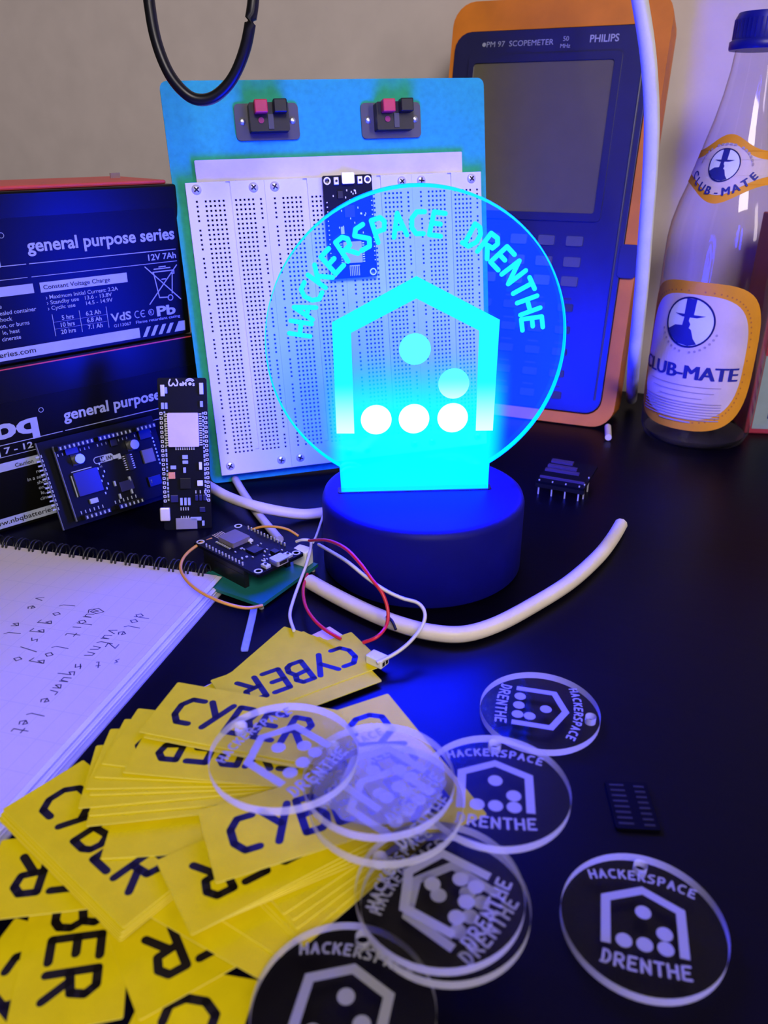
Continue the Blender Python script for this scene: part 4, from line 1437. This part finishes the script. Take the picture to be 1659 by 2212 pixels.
def sat(p, q):
    for a, b in ((p, q), (q, p)):
        for i in range(len(a)):
            e = a[(i + 1) % len(a)] - a[i]
            n_ = V((-e.y, e.x))
            if max(n_.dot(x) for x in a) <= min(n_.dot(x) for x in b) + 1e-6 or max(n_.dot(x) for x in b) <= min(n_.dot(x) for x in a) + 1e-6:
                return False
    return True


def v2(p):
    return V((p.x, p.y))


nbp = [v2(nM @ V(p)) for p in ((-0.150, -0.2145, 0), (0.0012, -0.2145, 0), (0.0012, 0.0, 0), (-0.150, 0.0, 0))]
placed.append((nbp, 0.0057))


def settle(fn, it=3):
    z = 0.0
    for k in range(it):
        poly, extra = fn(z)
        z = max([0.0002] + [t + 0.00003 for q, t in placed if sat(poly, q)])
    poly, extra = fn(z)
    return poly, extra, z


def card(A, B, side, text, label, group=None, me=None, shrink=0.0):
    def fn(z):
        a, b = tab(A[0], A[1], z + CT), tab(B[0], B[1], z + CT)
        d = (b - a)
        d.z = 0
        d.normalize()
        n_ = V((-d.y, d.x, 0)) * side
        a.z = 0
        poly = [v2(a), v2(a + d * CL), v2(a + d * CL + n_ * CW), v2(a + n_ * CW)]
        if side < 0:
            poly = poly[::-1]
        return poly, (a, d, n_)
    poly, (a, d, n_), z = settle(fn)
    placed.append((poly, z + CT))
    o_a = a + n_ * (CW / 2)
    M = frame((o_a.x, o_a.y, z), d, V((-d.y, d.x, 0)))
    o = bpy.data.objects.new('yellow_card' if me is None else 'pale_card', me or card_me)
    COL.objects.link(o)
    o.matrix_world = M
    tag(o, label, 'card', group)
    if text:
        l = bpy.data.objects.new('lettering', let_me)
        COL.objects.link(l)
        l.parent = o
        if text < 0:
            l.matrix_local = Matrix.Translation((CL, 0, 0)) @ Matrix.Rotation(math.pi, 4, 'Z')
    return o


GC = 'yellow lettered cards in the pile'
ORD = ['second', 'third', 'fourth', 'fifth', 'sixth', 'seventh', 'eighth']
# bottom of the pile first; pixel corners are measured on the photograph
card((33, 1983), (-30, 2066), 1, 1, 'yellow card in the bottom left corner, half under the card reading BER', GC)
card((266, 2199), (279, 2040), 1, -1, 'yellow card at lower left showing BER read downwards', GC)
card((559, 2118), (525, 2222), -1, 1, 'yellow card at the bottom edge showing a big C, left of the lowest disc', GC)
card((300, 2205), (499, 2094), 1, -1, 'yellow card showing the foot of one letter just right of the BER card', GC)
card((-62, 1992), (137, 1969), 1, -1, 'yellow card at the left edge showing a cut-off R', GC)
card((564, 2117), (412, 2030), -1, 0, 'blank yellow card slanting down to the rim of the lowest disc', GC)
card((605, 2068), (486, 1992), -1, 0, 'blank yellow card above the one slanting to the lowest disc', GC)
for i, (A, B) in enumerate((((655, 2046), (790, 1930)), ((648, 2030), (792, 1912)), ((641, 2006), (790, 1893)), ((632, 1988), (786, 1880)), ((612, 1975), (776, 1866)))):
    card(A, B, 1, 0, 'yellow card %s in the fan whose ends point at the two stacked discs' % ['lowest', 'second from below', 'middle', 'fourth from below', 'topmost'][i], GC)
for i in range(5):
    k = 5 - i
    card((4 - 2.0 * k + (k % 2) * 3, 1750 + 4.2 * k), (329 - 2.0 * k, 2073 + 4.0 * k), 1, 0, 'yellow card %s from the top of the neat stack along the notebook' % ORD[k - 1], GC)
card((5, 1748), (329, 2066), 1, 1, 'top yellow card of the neat stack, CYBER slanting down beside the notebook', GC)
card((217, 1855), (434, 1842), 1, 0, 'blank yellow card lying across the neat stack, below the fanned cards', GC)
for i in range(3):
    k = 3 - i
    card((414 + 3.0 * k, 2021 - 3.5 * k), (598 + 5 * k, 1925 + 2 * k), 1, 0, 'yellow card %s from the top under the card with the upside-down R' % ORD[k - 1], GC)
card((413, 2020), (598, 1924), 1, -1, 'yellow card showing an upside-down R below the CYB card', GC)
for i, (A, B) in enumerate((((185, 1785), (408, 1761)), ((191, 1762), (470, 1738)), ((168, 1746), (500, 1716)), ((192, 1717), (500, 1706)), ((184, 1704), (500, 1698)), ((203, 1678), (470, 1690)))):
    card(A, B, 1, 0, 'yellow card %s in the fan left of the clear disc' % ['lowest', 'second from below', 'third from below', 'fourth from below', 'fifth from below', 'sixth from below'][i], GC)
card((218, 1649), (470, 1680), 1, -1, 'yellow card with one letter foot showing, under the upside-down RE card', GC)
card((264, 1668), (468, 1687), 1, -1, 'yellow card reading upside-down RE left of the clear disc', GC)
card((466, 1908), (757, 1815), 1, 1, 'yellow card reading CYB in front of the clear disc', GC)
card((838, 1498), (915, 1592), -1, 1, 'yellow card sticking out to the right behind the pair of stacked clear discs', GC)
card((712, 1353), (560, 1426), 1, 0, 'pale pinkish card back at the far end of the pile under the red wire', 'pale card backs', pale_me)
card((735, 1372), (570, 1440), 1, 0, 'pale pinkish card back lower of the two under the red wire', 'pale card backs', pale_me)
card((690, 1374), (560, 1440), 1, 0, 'blank yellow card beneath the far cards, right of its twin', GC)
card((655, 1363), (520, 1440), 1, 0, 'blank yellow card at the far end with a jagged step in its edge', GC)
card((614, 1353), (501, 1451), 1, 0, 'blank yellow card at the far end of the pile, its corner nearest the carrier board', GC)
card((752, 1395), (437, 1503), 1, 0, 'yellow card directly beneath the farthest card reading CYBE upside down', GC)
card((309, 1592), (501, 1630), 1, 0, 'yellow card directly under the upright CYBE card', GC)
card((759, 1365), (444, 1473), 1, 1, 'farthest top yellow card reading CYBE upside down by the white cable', GC)
card((299, 1580), (501, 1619), 1, 1, 'yellow card reading CYBER upright beside the notebook, partly under the clear disc', GC)

# white connector among the far cards
cp = tab(815, 1418, 0.006)
ctop = max([0.0] + [t for q, t in placed if sat([v2(cp + V(p)) for p in ((-.003, -.003, 0), (.005, -.003, 0), (.005, .003, 0), (-.003, .003, 0))], q)])
o = MB().box((-0.004, -0.0028, 0), (0.004, 0.0028, 0.0040)).build('wire_connector', M_white, M=frame((cp.x, cp.y, ctop + 0.0001), (0.8, -0.6, 0), (0.6, 0.8, 0)), bevel=0.0005)
tag(o, 'small white wire connector at the far right of the yellow cards', 'connector')
for i in range(2):
    MB().box((0.0040, -0.0018 + 0.0022 * i, 0.0010), (0.0042, -0.0004 + 0.0022 * i, 0.0028)).build('contact_hole', M_ink, o)

# ================================================================== ACRYLIC DISCS
DR, DT = 0.0225, 0.0029
M_disc = clear_mat('clear_acrylic', (0.94, 0.94, 0.96), 0.0, 0.0, 0.08, (0.5, 0.5, 0.55))
M_rim = rim_mat('acrylic_cut_edge', (0.84, 0.84, 0.88), 0.55, 0.35)
M_eng = part_clear('frosted_engraving', (0.29, 0.29, 0.33), 0.85, 0.7)
hole = circle((0, 0.84 * DR), 0.090 * DR, 14)
disc_me = MB().prism(circle((0, 0), DR, 64), 0.0, DT, [hole], sides=False).mesh('disc', M_disc)
rim_me = MB().prism(circle((0, 0), DR, 64), 0.0, DT, [hole], caps=False).mesh('cut_edge', M_rim, True)


def P(*l):
    return [(x * DR, y * DR) for x, y in l]


zt = DT + 0.00004
hm = MB().flat(P((0, .49), (-.51, .25), (-.51, -.43), (-.395, -.43), (-.395, .18), (0, .365), (.395, .18), (.395, -.43), (.51, -.43), (.51, .25)), zt)
house_me = hm.mesh('engraved_house', M_eng)
dot_me = MB().flat(circle((0, 0), 0.098 * DR, 20), zt).mesh('engraved_dot', M_eng)
tm = MB()
for i, ch in enumerate('HACKERSPACE'):
    t_ = (i - 5) / 5
    strokes(tm, ch, 0.60 * DR * t_, (0.575 - 0.10 * t_ * t_) * DR, 0.125 * DR, 0.030 * DR, zt, rot=-0.30 * t_)
tm2 = MB()
for i, ch in enumerate('DRENTHE'):
    t_ = (i - 3) / 3
    strokes(tm2, ch, 0.46 * DR * t_, (-0.72 + 0.03 * t_ * t_) * DR, 0.165 * DR, 0.034 * DR, zt, rot=0.08 * t_)
words_me = tm.mesh('upper_lettering', M_eng)
words2_me = tm2.mesh('lower_lettering', M_eng)


def disc(cpx, hpx, label):
    def fn(z):
        c = tab(cpx[0], cpx[1], z + DT)
        h = tab(hpx[0], hpx[1], z + DT)
        return [v2(c) + V((DR * math.cos(R(a)), DR * math.sin(R(a)))) for a in range(0, 360, 20)], (c, h)
    poly, (c, h), z = settle(fn)
    placed.append((poly, z + DT))
    v = h - c
    v.z = 0
    v.normalize()
    u = V((v.y, -v.x, 0))
    t = thing('keychain_disc', label, 'keychain', frame((c.x, c.y, z), u, v), 'clear engraved keychain discs')
    for nm_, me_, off in [('disc', disc_me, (0, 0)), ('cut_edge', rim_me, (0, 0)), ('engraved_house', house_me, (0, 0)), ('upper_lettering', words_me, (0, 0)), ('lower_lettering', words2_me, (0, 0))] + \
            [('engraved_dot', dot_me, p) for p in ((0, .10), (.24, -.15), (-.24, -.35), (0, -.35), (.24, -.35))]:
        o_ = bpy.data.objects.new(nm_, me_)
        COL.objects.link(o_)
        o_.parent = t
        o_.matrix_local = Matrix.Translation((off[0] * DR, off[1] * DR, 0))
    return t


disc((1390, 1986), (1384, 1866), 'clear engraved disc lying alone at the lower right of the desk')
disc((742, 2172), (776, 2050), 'clear engraved disc at the bottom edge beside the yellow cards')
disc((962, 1944), (850, 1868), 'lower disc of the shifted pair stacked right of the yellow cards')
disc((950, 1918), (832, 1856), 'upper disc of the shifted pair stacked right of the yellow cards')
disc((1070, 1698), (1069, 1612), 'clear engraved disc right of the stacked clear discs, partly covered by them')
disc((1166, 1530), (1269, 1546), 'farthest clear engraved disc, its house turned to the right')
disc((834, 1722), (735, 1660), 'clear disc beneath the milky disc at the right end of the cards')
milky = disc((818, 1672), (725, 1612), 'milky bluish disc on top of another at the right end of the cards')
disc((613, 1622), (533, 1574), 'clear disc lying on top of the yellow CYBER cards')
rr = random.Random(5)
film = [((0.93 - 0.10 * rr.random()) * DR * math.cos(R(a)), (0.93 - 0.10 * rr.random()) * DR * math.sin(R(a))) for a in range(0, 360, 12)]
MB().flat(film, DT + 0.00003).build('protective_film', part_clear('milky_film', (0.66, 0.64, 0.74), 0.24, 0.4), milky)
